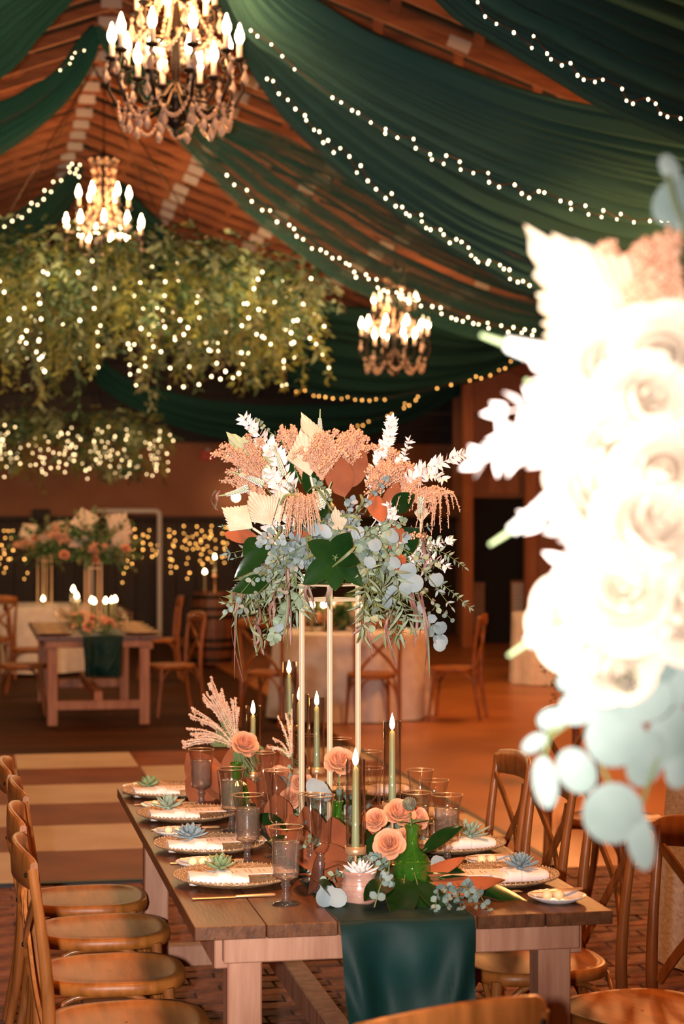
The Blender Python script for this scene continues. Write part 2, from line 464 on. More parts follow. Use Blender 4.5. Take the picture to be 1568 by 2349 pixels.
purl = MB().box((RX, 18.6, RZ + .14), (.03, 10.3, .05)).mesh('ridge_board', M['truss'])
link('ridge_board', purl, ceiling)

# ---- walls
struct(MB().box(((XL + XR) / 2, YF + .1, 1.5), ((XR - XL) / 2, .1, 1.5)).build('wall_far', M['wall_tan']))
g = MB()
for k in range(18):                                   # dark gable boarding
    z = 3.06 + k * .24; hw = min(7.7, (6.2 - z) / .36 + .3)
    if hw > .3: g.box((RX, YF - .02 + (k % 2) * .012, z), (hw, .03, .118), ch=.01)
struct(g.build('wall_gable', M['wall_dark']))
wd = struct(MB().box((.5, YF - .05, .88), (6.9, .03, .88)).build('wall_wainscot', M['wall_dark']))
bd = MB().box((0, 0, 0), (.145, .012, .86), ch=.006).mesh('wainscot_board', M['wall_dark'])
for k in range(22): link('wainscot_board', bd, wd, M=Matrix.Translation((.2 + k * .3, YF - .09, .88)))
struct(MB().box((.5, YF - .1, 1.79), (6.9, .06, .035), ch=.01).build('trim_1', M['wall_dark']))
q = ony(95, 1180, YF - .12)
struct(MB().box((q.x, YF - .12, 1.86), (.13, .05, .07), ch=.01).build('trim_2', M['wall_dark']))
struct(MB().box((XL - .1, 15.5, 1.8), (.1, 13.6, 1.8)).build('wall_left', M['wall_tan']))
struct(MB().box((XR + .1, 15.5, 1.8), (.1, 13.6, 1.8)).build('wall_right', M['wall_tan']))
# entrance bay at the far right: posts, header, recess and dark doorway
YB = 25.6
def slab(name, x0, x1, y0, y1, yb, dep, m, ch=.01):
    a, b = ony(x0, y1, yb), ony(x1, y0, yb)
    z0 = max(0.0, a.z) if y1 < 1480 else 0.0
    return MB().box(((a.x + b.x) / 2, yb + dep / 2, (z0 + b.z) / 2), ((b.x - a.x) / 2, dep / 2, (b.z - z0) / 2), ch=ch).build(name, m)
struct(slab('trim_3', 1062, 1086, 760, 1500, YB, .14, M['post_wood']))
struct(slab('wall_header', 1086, 1700, 700, 948, YB + .02, .12, M['wall_tan']))
struct(slab('trim_4', 1206, 1232, 948, 1500, YB, .14, M['post_wood']))
struct(slab('wall_recess', 1040, 1760, 860, 1142, YB + .9, .08, M['wall_tan']))
struct(slab('doorway_shade_1', 1075, 1235, 1142, 1500, YB + .92, .06, M['doorway_dark']))  # near-black sheet painted as the shade of the unlit room behind the doorway
struct(slab('wall_bay', 1232, 1760, 948, 1500, YB + .03, .1, M['wall_tan']))
o = slab('notice_board', 1083, 1112, 1336, 1447, YB + .86, .04, mat('notice', '8a6a56', .8, c2='7c5c48', scale=9))
tag(o, 'tall brown notice panel beside the dark doorway', 'notice board')
o = slab('wall_panel', 1118, 1192, 1088, 1134, YB + .84, .06, M['post_wood'])
tag(o, 'small orange wooden panel fixed above the dark doorway', 'panel')
a = ony(1188, 1483, YB + .8)
th = thing('slatted_vent', 'narrow whitish slatted panel standing in the dark doorway', 'vent', (a.x, YB + .8, 0))
MB().box((0, .03, .45), (.1, .015, .45), ch=.005).build('back_panel', M['wall_tan'], th)
sl = MB().box((0, 0, 0), (.085, .012, .016), ch=.004).mesh('slat', M['white_paint'])
for k in range(16): link('slat', sl, th, M=Matrix.Translation((0, .005, .06 + k * .052)))
# exit sign and white pipe frame on the far wall
a = ony(476, 1045, YF - .02)
th = thing('exit_sign', 'small red sign high on the far tan wall', 'sign', (a.x, YF, a.z))
MB().box((0, -.03, 0), (.11, .03, .07), ch=.008).build('sign_box', M['exit_red'], th)
MB().box((0, -.03, .085), (.03, .012, .015), ch=.004).build('mount', M['white_paint'], th)
a, b, c = ony(210, 1172, YF - .5), ony(366, 1172, YF - .5), ony(366, 1460, YF - .5)
th = thing('pipe_frame', 'white pipe frame standing against the far dark panelling', 'frame', (a.x, YF - .5, 0))
W = b.x - a.x
for xx in (0, W): MB().tube([(xx, 0, 0), (xx, 0, a.z - .05)], .035, 10).build('upright', M['white_paint'], th)
MB().tube([(0, 0, a.z - .05), (.02, 0, a.z - .01), (.06, 0, a.z)] + [(W - .06, 0, a.z), (W - .02, 0, a.z - .01), (W, 0, a.z - .05)], .035, 10).build('crossbar', M['white_paint'], th)

# ================================================================== ceiling drapes
def drape(label, up, lo, mt, folds=11, amp=.07, nu=96, nv=66, seed=0, sag=0.0, name='ceiling_drape'):
    """cloth between two edge curves of (pixel x, pixel y, depth)"""
    r = random.Random(seed)
    ex = 8.3 if up[-1][0] > 800 else -5.6                     # carried on to the truss above the side wall
    def edge(c):
        W3 = [tuple(q) for q in [P(*p) for p in cat(c, 10)]]; e = W3[-1]
        tail = [(e[0] + (ex - e[0]) * k, e[1], e[2] + (bot(ex) - .06 - e[2]) * k ** 1.5) for k in (.25, .5, .75, 1)]
        W3 = W3 + cat([W3[-1]] + tail, 6)[1:]
        acc = [0.0]
        for i in range(1, len(W3)): acc.append(acc[-1] + (V(W3[i]) - V(W3[i - 1])).length)
        out = []; j = 0
        for i in range(161):
            s = acc[-1] * i / 160
            while j < len(acc) - 2 and acc[j + 1] < s: j += 1
            u = (s - acc[j]) / max(1e-6, acc[j + 1] - acc[j]); out.append(tuple(V(W3[j]).lerp(V(W3[j + 1]), min(1, max(0, u)))))
        return out
    cu, cl = edge(up), edge(lo)
    ph = [r.uniform(0, 6.3) for _ in range(6)]
    vs = []
    for i in range(nu + 1):
        s = i / nu; a, b = V(at(cu, s)), V(at(cl, s))
        ax = (V(at(cu, min(1, s + .02))) - V(at(cu, max(0, s - .02)))).normalized()
        wdt = (b - a)
        n = wdt.cross(ax); n.normalize()
        k = min(1.0, .25 + s * 1.3)
        for j in range(nv + 1):
            t = j / nv
            tt = t + .012 * math.sin(9 * s + ph[0] + 5 * t)
            f = math.sin(2 * PI * folds * tt + ph[1] + 1.6 * math.sin(3.1 * t + ph[2])) + .55 * math.sin(2 * PI * folds * 1.73 * tt + ph[3] + 2 * s) + .4 * math.sin(2 * PI * folds * .41 * t + ph[4]) + .22 * math.sin(2 * PI * folds * 3.3 * tt + ph[5] + 3 * s)
            edge = min(1, t / .05, (1 - t) / .05)
            vs.append(a + wdt * t + n * (amp * k * f * (.3 + .7 * edge)) - UP * sag * math.sin(PI * t))
    fs = [(i * (nv + 1) + j, i * (nv + 1) + j + 1, (i + 1) * (nv + 1) + j + 1, (i + 1) * (nv + 1) + j) for i in range(nu) for j in range(nv)]
    mb = MB(); mb.add(vs, fs)
    o = mb.build(name, M[mt])
    return tag(o, label, 'drape', 'green ceiling drapes')
drape('green sheer ceiling drape across the upper right corner, nearest of all',
      [(480, -900, 8.0), (800, -420, 8.0), (1200, -160, 8.1), (1700, 20, 8.3)],
      [(480, -900, 8.3), (740, -330, 9.3), (1004, 0, 9.8), (1109, 75, 9.9), (1259, 170, 10.0), (1384, 245, 10.1), (1568, 320, 10.2), (1760, 360, 10.2)], 'drape_front', 15, .07, nv=190, seed=1)
drape('broad green ceiling drape sweeping from behind the nearest chandelier to the right edge',
      [(400, -520, 10.6), (560, -140, 10.6), (784, 36, 10.7), (934, 108, 10.8), (1184, 200, 10.9), (1384, 245, 11.0), (1760, 300, 11.1)],
      [(400, -520, 10.9), (530, 10, 11.8), (650, 135, 12.0), (784, 240, 12.1), (884, 302, 12.2), (1034, 388, 12.3), (1184, 462, 12.3), (1334, 518, 12.4), (1459, 534, 12.4), (1580, 516, 12.4), (1760, 460, 12.4)], 'drape_front', 15, .075, nv=200, seed=2)
drape('green ceiling drape directly under the broadest one, edge lit by two strings',
      [(330, -250, 12.7), (520, 0, 12.8), (640, 110, 12.9), (800, 225, 13.0), (1000, 355, 13.1), (1250, 470, 13.2), (1700, 560, 13.3)],
      [(330, -250, 13.0), (500, 40, 13.6), (585, 172, 13.8), (650, 265, 13.9), (735, 352, 14.0), (790, 402, 14.1), (860, 452, 14.1), (934, 506, 14.1), (1010, 556, 14.2), (1110, 612, 14.2), (1230, 668, 14.2), (1700, 740, 14.2)], 'drape_front', 11, .075, nv=150, seed=3)
drape('thin see-through green drape starting beneath the nearest chandelier',
      [(222, 60, 15.0), (330, 150, 15.0), (525, 268, 15.1), (650, 310, 15.2), (784, 378, 15.3), (1000, 500, 15.4), (1250, 610, 15.6), (1700, 700, 15.7)],
      [(218, 74, 15.3), (300, 200, 16.0), (410, 325, 16.3), (500, 425, 16.4), (575, 500, 16.5), (650, 558, 16.5), (774, 650, 16.6), (890, 702, 16.6), (994, 747, 16.6), (1098, 778, 16.7), (1250, 792, 16.7), (1700, 770, 16.7)], 'drape_sheer', 12, .07, nv=150, seed=4)
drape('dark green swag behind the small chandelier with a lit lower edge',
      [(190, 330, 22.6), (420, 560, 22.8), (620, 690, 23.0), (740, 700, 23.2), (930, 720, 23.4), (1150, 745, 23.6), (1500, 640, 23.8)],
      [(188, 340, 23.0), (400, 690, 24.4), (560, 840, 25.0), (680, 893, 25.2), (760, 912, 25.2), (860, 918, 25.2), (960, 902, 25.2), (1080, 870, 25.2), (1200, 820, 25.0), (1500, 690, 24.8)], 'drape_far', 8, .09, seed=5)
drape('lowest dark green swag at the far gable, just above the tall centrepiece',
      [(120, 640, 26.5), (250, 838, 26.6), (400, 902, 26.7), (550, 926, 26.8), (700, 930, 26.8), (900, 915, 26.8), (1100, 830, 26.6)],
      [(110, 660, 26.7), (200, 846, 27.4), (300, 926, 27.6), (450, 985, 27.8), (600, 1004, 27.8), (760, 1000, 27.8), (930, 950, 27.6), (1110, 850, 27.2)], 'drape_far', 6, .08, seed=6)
drape('green drape filling the upper left corner',
      [(320, -300, 12.4), (150, -160, 12.3), (0, -60, 12.2), (-300, 80, 12.0)],
      [(326, -250, 12.9), (240, -90, 13.3), (165, 2, 13.4), (90, 85, 13.4), (0, 180, 13.4), (-300, 330, 13.2)], 'drape_left', 10, .07, nv=130, seed=7)
drape('green drape falling left from the ridge beside the nearest chandelier',
      [(215, 58, 15.0), (185, 90, 14.9), (130, 168, 14.8), (60, 210, 14.8), (0, 240, 14.7), (-300, 330, 14.4)],
      [(230, 70, 15.2), (215, 130, 15.6), (170, 205, 15.8), (100, 275, 15.9), (0, 348, 15.9), (-300, 520, 15.6)], 'drape_left', 7, .07, nv=100, seed=8)
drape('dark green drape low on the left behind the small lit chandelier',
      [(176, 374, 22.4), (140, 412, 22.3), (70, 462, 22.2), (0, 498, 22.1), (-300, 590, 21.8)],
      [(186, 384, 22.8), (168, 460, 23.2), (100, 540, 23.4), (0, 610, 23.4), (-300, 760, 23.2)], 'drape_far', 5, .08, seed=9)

# ---- strings of fairy lights pinned along the drapes
fm = MB().ball((0, 0, 0), 1, 8, 5).mesh('bulb', M['fairy'])
fma = MB().ball((0, 0, 0), 1, 8, 5).mesh('bulb', M['fairy_amber'])
def string(label, pts, d, r=.017, me=fm, name='fairy_lights', group='fairy lights on the drapes', step=None):
    """a string of bulbs; pts are pixel positions of its bulbs"""
    pts = sorted(pts)
    dd = (lambda i: d) if not hasattr(d, '__len__') else (lambda i: d[0] + (d[1] - d[0]) * i / max(1, len(pts) - 1))
    W3 = [P(x, y, dd(i)) for i, (x, y) in enumerate(pts)]
    th = thing(name, label, 'string lights', W3[0], 0, group)
    th.location = W3[0]
    Wl = [q - W3[0] for q in W3]
    MB().tube([q + V((0, .01, .012)) for q in Wl], .003, 4).build('wire', M['fairy_wire'], th)
    for q in Wl:
        rr = r * .5 * R.uniform(.8, 1.1)
        link('bulb', me, th, M=Matrix.Translation(q) @ Matrix.Diagonal((rr, rr, rr * 1.25, 1)))
    return th
string('string of lights on the upper right corner drape', [(1095, 5), (1112, 38), (1138, 55), (1178, 75), (1219, 110), (1263, 136), (1288, 150), (1324, 173), (1338, 183), (1364, 188), (1426, 204), (1436, 231), (1486, 228), (1503, 238), (1514, 261), (1530, 268), (1560, 272), (1223, 83), (1254, 123), (1308, 145), (1382, 183), (1451, 238)], (9.15, 9.4), .0125)
string('long string of lights along the lower edge of the broadest green drape', [(575, 70), (590, 83), (622, 102), (647, 129), (675, 159), (762, 224), (782, 235), (807, 253), (821, 259), (850, 281), (884, 296), (883, 306), (911, 316), (948, 319), (953, 340), (986, 354), (990, 366), (1023, 357), (1017, 376), (1054, 371), (1056, 389), (1085, 397), (1119, 397), (1121, 418), (1144, 429), (1180, 424), (1196, 444), (1213, 454), (1235, 439), (1248, 442), (1285, 461), (1308, 466), (1309, 480), (1342, 472), (1349, 492), (1383, 483), (1379, 498), (1423, 491), (1414, 503), (1453, 510), (1490, 507), (1517, 506), (1532, 505), (1555, 508)], (11.4, 11.9), .0135)
string('string of lights on the second drape edge down to the blurred white flowers', [(612, 181), (626, 186), (639, 215), (660, 229), (677, 250), (699, 265), (702, 276), (720, 298), (732, 302), (741, 327), (752, 322), (765, 350), (780, 340), (801, 359), (827, 380), (818, 396), (843, 415), (862, 434), (898, 444), (884, 455), (907, 473), (922, 475), (931, 490), (939, 495), (966, 493), (967, 508), (977, 523), (987, 527), (1010, 527), (1017, 538), (1046, 549), (1031, 557), (1058, 555), (1074, 568), (1080, 586), (1090, 594), (1096, 601), (1118, 605), (1121, 599), (1146, 608), (1155, 617), (1168, 619), (1169, 640), (1187, 647), (1199, 645), (1214, 655)], (13.2, 13.6), .015)
string('string of lights on the see-through drape above the small right chandelier', [(520, 402), (537, 424), (566, 436), (577, 462), (601, 482), (619, 483), (635, 509), (663, 516), (674, 525), (680, 542), (695, 549), (715, 570), (735, 573), (748, 580), (762, 592), (778, 592), (793, 604), (801, 608), (812, 624), (816, 636), (839, 630), (845, 640), (863, 641), (866, 660), (880, 666), (889, 670), (909, 671), (915, 680), (930, 687), (937, 695), (959, 687), (965, 702), (991, 703), (1010, 706), (1012, 720), (1035, 729), (1046, 733), (1061, 737), (1073, 728), (1085, 742), (1097, 744), (1118, 741), (1120, 753), (1149, 747), (1177, 751), (1165, 762), (1196, 764), (1203, 756), (1220, 769), (1224, 758)], (15.5, 15.9), .017)
string('dim amber string along the bottom edge of the far dark swag', [(679, 899), (699, 896), (719, 908), (731, 909), (746, 911), (763, 914), (783, 915), (797, 911), (814, 917), (830, 918), (847, 919), (862, 916), (882, 917), (1002, 891), (1034, 883), (1077, 873), (1091, 864), (1103, 868), (1124, 861), (1144, 849), (1158, 845), (1171, 829)], 24.6, .018, fma)
string('short amber string just over the white branch tip of the tall centrepiece', [(926, 936), (928, 926), (938, 930), (953, 918), (958, 910), (888, 955), (898, 950), (820, 977), (832, 976), (845, 967)], 26.6, .018, fma)
string('five small lights on the drape left of the nearest chandelier', [(193, 116), (172, 121), (165, 133), (160, 146), (138, 161)], 14.8, .011)
string('string of lights on the low left drape behind the hanging greenery', [(183, 378), (176, 388), (165, 376), (158, 384), (172, 398), (181, 405), (160, 395), (140, 414), (122, 417), (102, 437), (117, 440), (100, 457), (72, 466), (86, 470), (67, 483), (40, 495), (50, 499), (28, 507), (10, 520)], 21.9, .019)
# curtain of amber lights on the far panelling
rr_ = random.Random(5)
for k, px in enumerate([4, 14, 26, 58, 285, 305, 326, 344, 356, 366, 392, 398, 421, 430, 447, 456, 465, 478, 490, 512, 521]):
    y0 = rr_.uniform(1206, 1222); n = rr_.randint(5, 8)
    ptl = [(px + rr_.uniform(-6, 6), y0 + i * 16 + rr_.uniform(-3, 3)) for i in range(n) if rr_.random() < .85]
    if px in (326, 356, 398): ptl = ptl[1:]
    W3 = sorted([ony(x, yy, YF - .175) for x, yy in ptl], key=lambda q: -q.z)
    lab = 'amber strand of the light curtain on the far panelling, %s from the left' % ('first second third fourth fifth sixth seventh eighth ninth tenth eleventh twelfth thirteenth fourteenth fifteenth sixteenth seventeenth eighteenth nineteenth twentieth twenty-first'.split()[k])
    top_ = V((W3[0].x, YF - .168, 1.78))
    th = thing('light_strand', lab, 'string lights', top_, 0, 'amber light curtain on the far wall')
    MB().tube([(0, 0, 0)] + [q - top_ for q in W3], .0035, 4).build('wire', M['fairy_wire'], th)
    for q in W3: link('bulb', fma, th, M=Matrix.Translation(q - top_) @ Matrix.Diagonal([rr_.uniform(.008, .0125)] * 3 + [1]))

# ================================================================== chandeliers
def chandelier(label, px, ybot, d, detail, energy, width=.86, group='crystal chandeliers'):
    base = P(px, ybot, d)
    th = thing('chandelier', label, 'chandelier', base, R.uniform(0, 1), group, width / .86)
    iron, crys = M['iron'], M['crystal']
    MB().lathe([(.004, 0), (.02, .02), (.012, .04), (.052, .07), (.06, .10), (.035, .14), (.022, .17), (.07, .21), (.075, .25), (.03, .28), (.022, .34), (.03, .42), (.02, .55), (.035, .66), (.02, .78), (.045, .9), (.02, 1.02), (.03, 1.15), (.012, 1.22), (.01, 1.3)], 14).build('stem', iron, th)
    MB().lathe([(.03, 1.13), (.12, 1.16), (.14, 1.20), (.13, 1.205), (.03, 1.17)], 16).build('crown', iron, th)
    zt = (min(RZ - .02, RZ - .36 * abs(base.x - RX)) - base.z) / (width / .86)
    MB().tube([(0, 0, 1.28), (0, 0, zt)], .006, 6).build('chain', iron, th)
    arm_m = {}
    def tier(n, path, ph, bead):
        tip = path[-1]
        am = MB().tube([(r, 0, z) for r, z in path], .011, 7)
        if detail: am.tube([(tip[0] - .015 + .04 * math.cos(a) * (1 - a / 9), 0, tip[1] - .06 + .04 * math.sin(a) * (1 - a / 9)) for a in [i * .6 for i in range(10)]], .007, 6)
        am = am.mesh('arm', iron)
        cup = MB().lathe([(.006, -.01), (.035, 0), (.042, .015), (.036, .018), (.01, .01)], 10).mesh('candle_cup', iron)
        slv = MB().lathe([(.0, .01), (.0155, .01), (.0155, .10), (.0, .10)], 10).mesh('candle_sleeve', M['sleeve'])
        blb = MB().lathe([(.0, .10), (.014, .105), (.025, .13), (.025, .155), (.014, .185), (.005, .215), (.0, .222)], 10).mesh('bulb', M['bulb'])
        drop = MB().lathe([(.0, 0), (.014, .015), (.025, .038), (.010, .080), (.004, .09), (.009, .096), (.016, .11), (.009, .124), (.0, .128)], 6).mesh('crystal_drop', crys)
        for k in range(n):
            a = ph + 2 * PI * k / n; Rm = Matrix.Rotation(a, 4, 'Z')
            A = link('arm', am, th, M=Rm)
            Tm = Matrix.Translation((tip[0], 0, tip[1]))
            link('candle_cup', cup, A, M=Tm); link('candle_sleeve', slv, A, M=Tm)
            link('bulb', blb, th, M=Rm @ Tm)
            if detail:
                link('crystal_drop', drop, th, M=Rm @ Matrix.Translation((tip[0] + .03, 0, tip[1] - .14)))
                link('crystal_drop', drop, th, M=Rm @ Matrix.Translation((tip[0] * .72, .03, path[len(path) // 2][1] - .16)))
            elif k % 2 == 0: link('crystal_drop', drop, th, M=Rm @ Matrix.Translation((tip[0] + .01, 0, tip[1] - .16)))
        if bead:
            r0, z0, sg = bead
            for k in range(n):
                a0 = ph + 2 * PI * k / n; a1 = a0 + 2 * PI / n
                p0, p1 = V((r0 * math.cos(a0), r0 * math.sin(a0), z0)), V((r0 * math.cos(a1), r0 * math.sin(a1), z0))
                mb = MB(); nb = 13 if detail else 7
                for i in range(nb):
                    t = i / nb; q = p0.lerp(p1, t); q.z -= sg * 1.25 * 4 * t * (1 - t)
                    mb.ball(q, .0128 if detail else .019, 6, 4, mat=0)
                mb.tube([p0.lerp(p1, i / 8) - V((0, 0, sg * 5 * (i / 8) * (1 - i / 8))) for i in range(9)], .003, 4); mb.build('bead_strand', crys, th)
    tier(10, [(.05, .26), (.13, .16), (.24, .12), (.33, .17), (.385, .27), (.385, .36), (.365, .44)], 0, (.33, .2, .11))
    tier(6, [(.03, .3), (.1, .22), (.18, .2), (.22, .26), (.22, .33)], .3, None)
    tier(6, [(.03, .62), (.1, .55), (.19, .55), (.24, .63), (.235, .72)], .15, (.22, .6, .1))
    if detail: tier(4, [(.02, .92), (.06, .88), (.11, .9), (.125, .97)], .5, None)
    # long strands from the crown to the arms
    for k in range(10):
        a = 2 * PI * k / 10 + .2; mb = MB()
        p0, p1 = V((.13 * math.cos(a), .13 * math.sin(a), 1.18)), V((.3 * math.cos(a), .3 * math.sin(a), .5))
        nb = 22 if detail else 10
        for i in range(nb):
            t = i / (nb - 1); q = p0.lerp(p1, t); q -= V((math.cos(a), math.sin(a), .6)) * .10 * 4 * t * (1 - t)
            mb.ball(q, .0115 if detail else .016, 6, 4)
        mb.tube([p0.lerp(p1, i / 10) - V((math.cos(a), math.sin(a), .6)) * .10 * 4 * (i / 10) * (1 - i / 10) for i in range(11)], .003, 4)
        mb.build('bead_strand', crys, th)
    lamp('chandelier_light', (0, 0, .8), energy, WARM, .3, parent=th)
    return th
chandelier('large crystal chandelier at the top, nearest and biggest of the three', 403, 316, 11.0, True, 190)
chandelier('lit chandelier half hidden behind the top of the big hanging greenery', 238, 655, 18.0, False, 130)
chandelier('small lit chandelier hanging right of the greenery in front of the dark swag', 905, 866, 21.0, False, 110)

# ================================================================== hanging greenery with light strands
def greenery(label, px, ytop, ybot, d, rad, n_sprig, n_str, nb, seed, brad, bmat='fairy'):
    fm = MB().ball((0, 0, 0), 1, 8, 5).mesh('bulb', M[bmat])
    r = random.Random(seed)
    c = P(px, ytop, d); zt = c.z; zb = P(px, ybot, d).z; hgt = zt - zb
    th = thing('hanging_greenery', label, 'hanging greenery', (c.x, c.y, zt), 0, 'hanging greenery rings')
    MB().tube([(rad * math.cos(a), rad * math.sin(a), -.12) for a in [2 * PI * i / 48 for i in range(49)]], .03, 8).build('hoop', M['iron'], th)
    for k in range(4):
        a = PI / 4 + k * PI / 2
        MB().tube([(rad * math.cos(a), rad * math.sin(a), -.1), (0, 0, min(RZ, RZ - .36 * abs(c.x - RX)) - zt)], .006, 5).build('cable', M['iron'], th)
    fol = {0: MB(), 1: MB(), 2: MB()}
    for i in range(n_sprig):
        a = r.uniform(0, 2 * PI); rr = rad + r.gauss(0, .2); z0 = r.uniform(-.3, .05) * (1 if r.random() < .5 else 2.2)
        p = V((rr * math.cos(a), rr * math.sin(a), z0)); L = hgt * r.uniform(.2, .8) * (1.0 if r.random() < .55 else .5) * (.72 + .3 * math.sin(a * 7 + 1) + .18 * math.sin(a * 17))
        out = V((math.cos(a), math.sin(a), 0))
        kind = 0 if r.random() < .62 else (1 if r.random() < .62 else 2)
        if z0 > -.12 and r.random() < .6: kind = r.choice((1, 2))
        up = r.uniform(.02, .14); so = r.uniform(.05, .42)
        n = max(5, int(L / .055)); pts = []
        for j in range(n + 1):
            t = j / n
            pts.append(p + out * (so * math.sin(min(1, t * 2.2) * PI / 2)) + V((r.uniform(-.035, .035), r.uniform(-.035, .035), up * math.sin(min(1, t * 3) * PI) - L * max(0, t - .12))))
        mb = fol[kind]
        mb.tube(pts[::3] + [pts[-1]], .005, 3, close=False)
        for j in range(1, n + 1):
            tdir = (pts[j] - pts[j - 1]).normalized()
            for s in range(2 if kind else 3):
                ang = r.uniform(0, 2 * PI); side = V((math.cos(ang), math.sin(ang), 0))
                dv = (side + tdir * .7 + V((0, 0, r.uniform(-.2, .3)))).normalized()
                ll = r.uniform(.055, .10) if kind == 0 else r.uniform(.07, .13)
                mb.leaf(pts[j], dv, V((r.uniform(-1, 1), r.uniform(-1, 1), .6)), ll, ll * (.3 if kind == 0 else .42), 2, .5, .1)
    for k, nm in ((0, 'fern'), (1, 'fern_dark'), (2, 'fern_sage')):
        if fol[k].f:
            o = fol[k].build('foliage', M[nm], th); o['kind'] = 'stuff'
    for k in range(n_str):
        a = 2 * PI * (k + r.uniform(-.3, .3)) / n_str; rr = rad + r.uniform(.2, .62) * (1 if k % 5 else -.6)
        p = V((rr * math.cos(a), rr * math.sin(a), -.05 - r.uniform(0, .3) * hgt)); L = (hgt + p.z) * r.uniform(.6, 1.12)
        zs = sorted([-L * ((i + r.uniform(.3, .95)) / nb) for i in range(nb)], reverse=True)
        pts = [p] + [V((p.x + r.uniform(-.11, .11), p.y + r.uniform(-.11, .11), p.z + z)) for z in zs]
        wmb = MB().tube(pts, .004, 4).build('wire', M['fairy_wire'], th)
        for q in pts[1:]:
            b = brad * r.uniform(.75, 1.1)
            link('bulb', fm, th, M=Matrix.Translation(q) @ Matrix.Diagonal((b, b, b * 1.2, 1)))
    for k in range(14):
        a = 2 * PI * k / 14 + .9
        lamp('strand_glow', ((rad + .55) * math.cos(a), (rad + .55) * math.sin(a), -hgt * (.3 + .3 * (k % 2))), 34 if hgt > .8 else 4, (1, .7, .34), .4, parent=th)
    return th
greenery('big hanging ring of trailing greenery and lights below the left chandelier', 215, 612, 872, 18.0, 1.48, 1400, 60, 5, 21, .0105)
greenery('smaller far ring of greenery thick with round lights over the far tables', 110, 962, 1090, 25.5, 1.04, 340, 56, 5, 22, .0105, 'fairy_far')

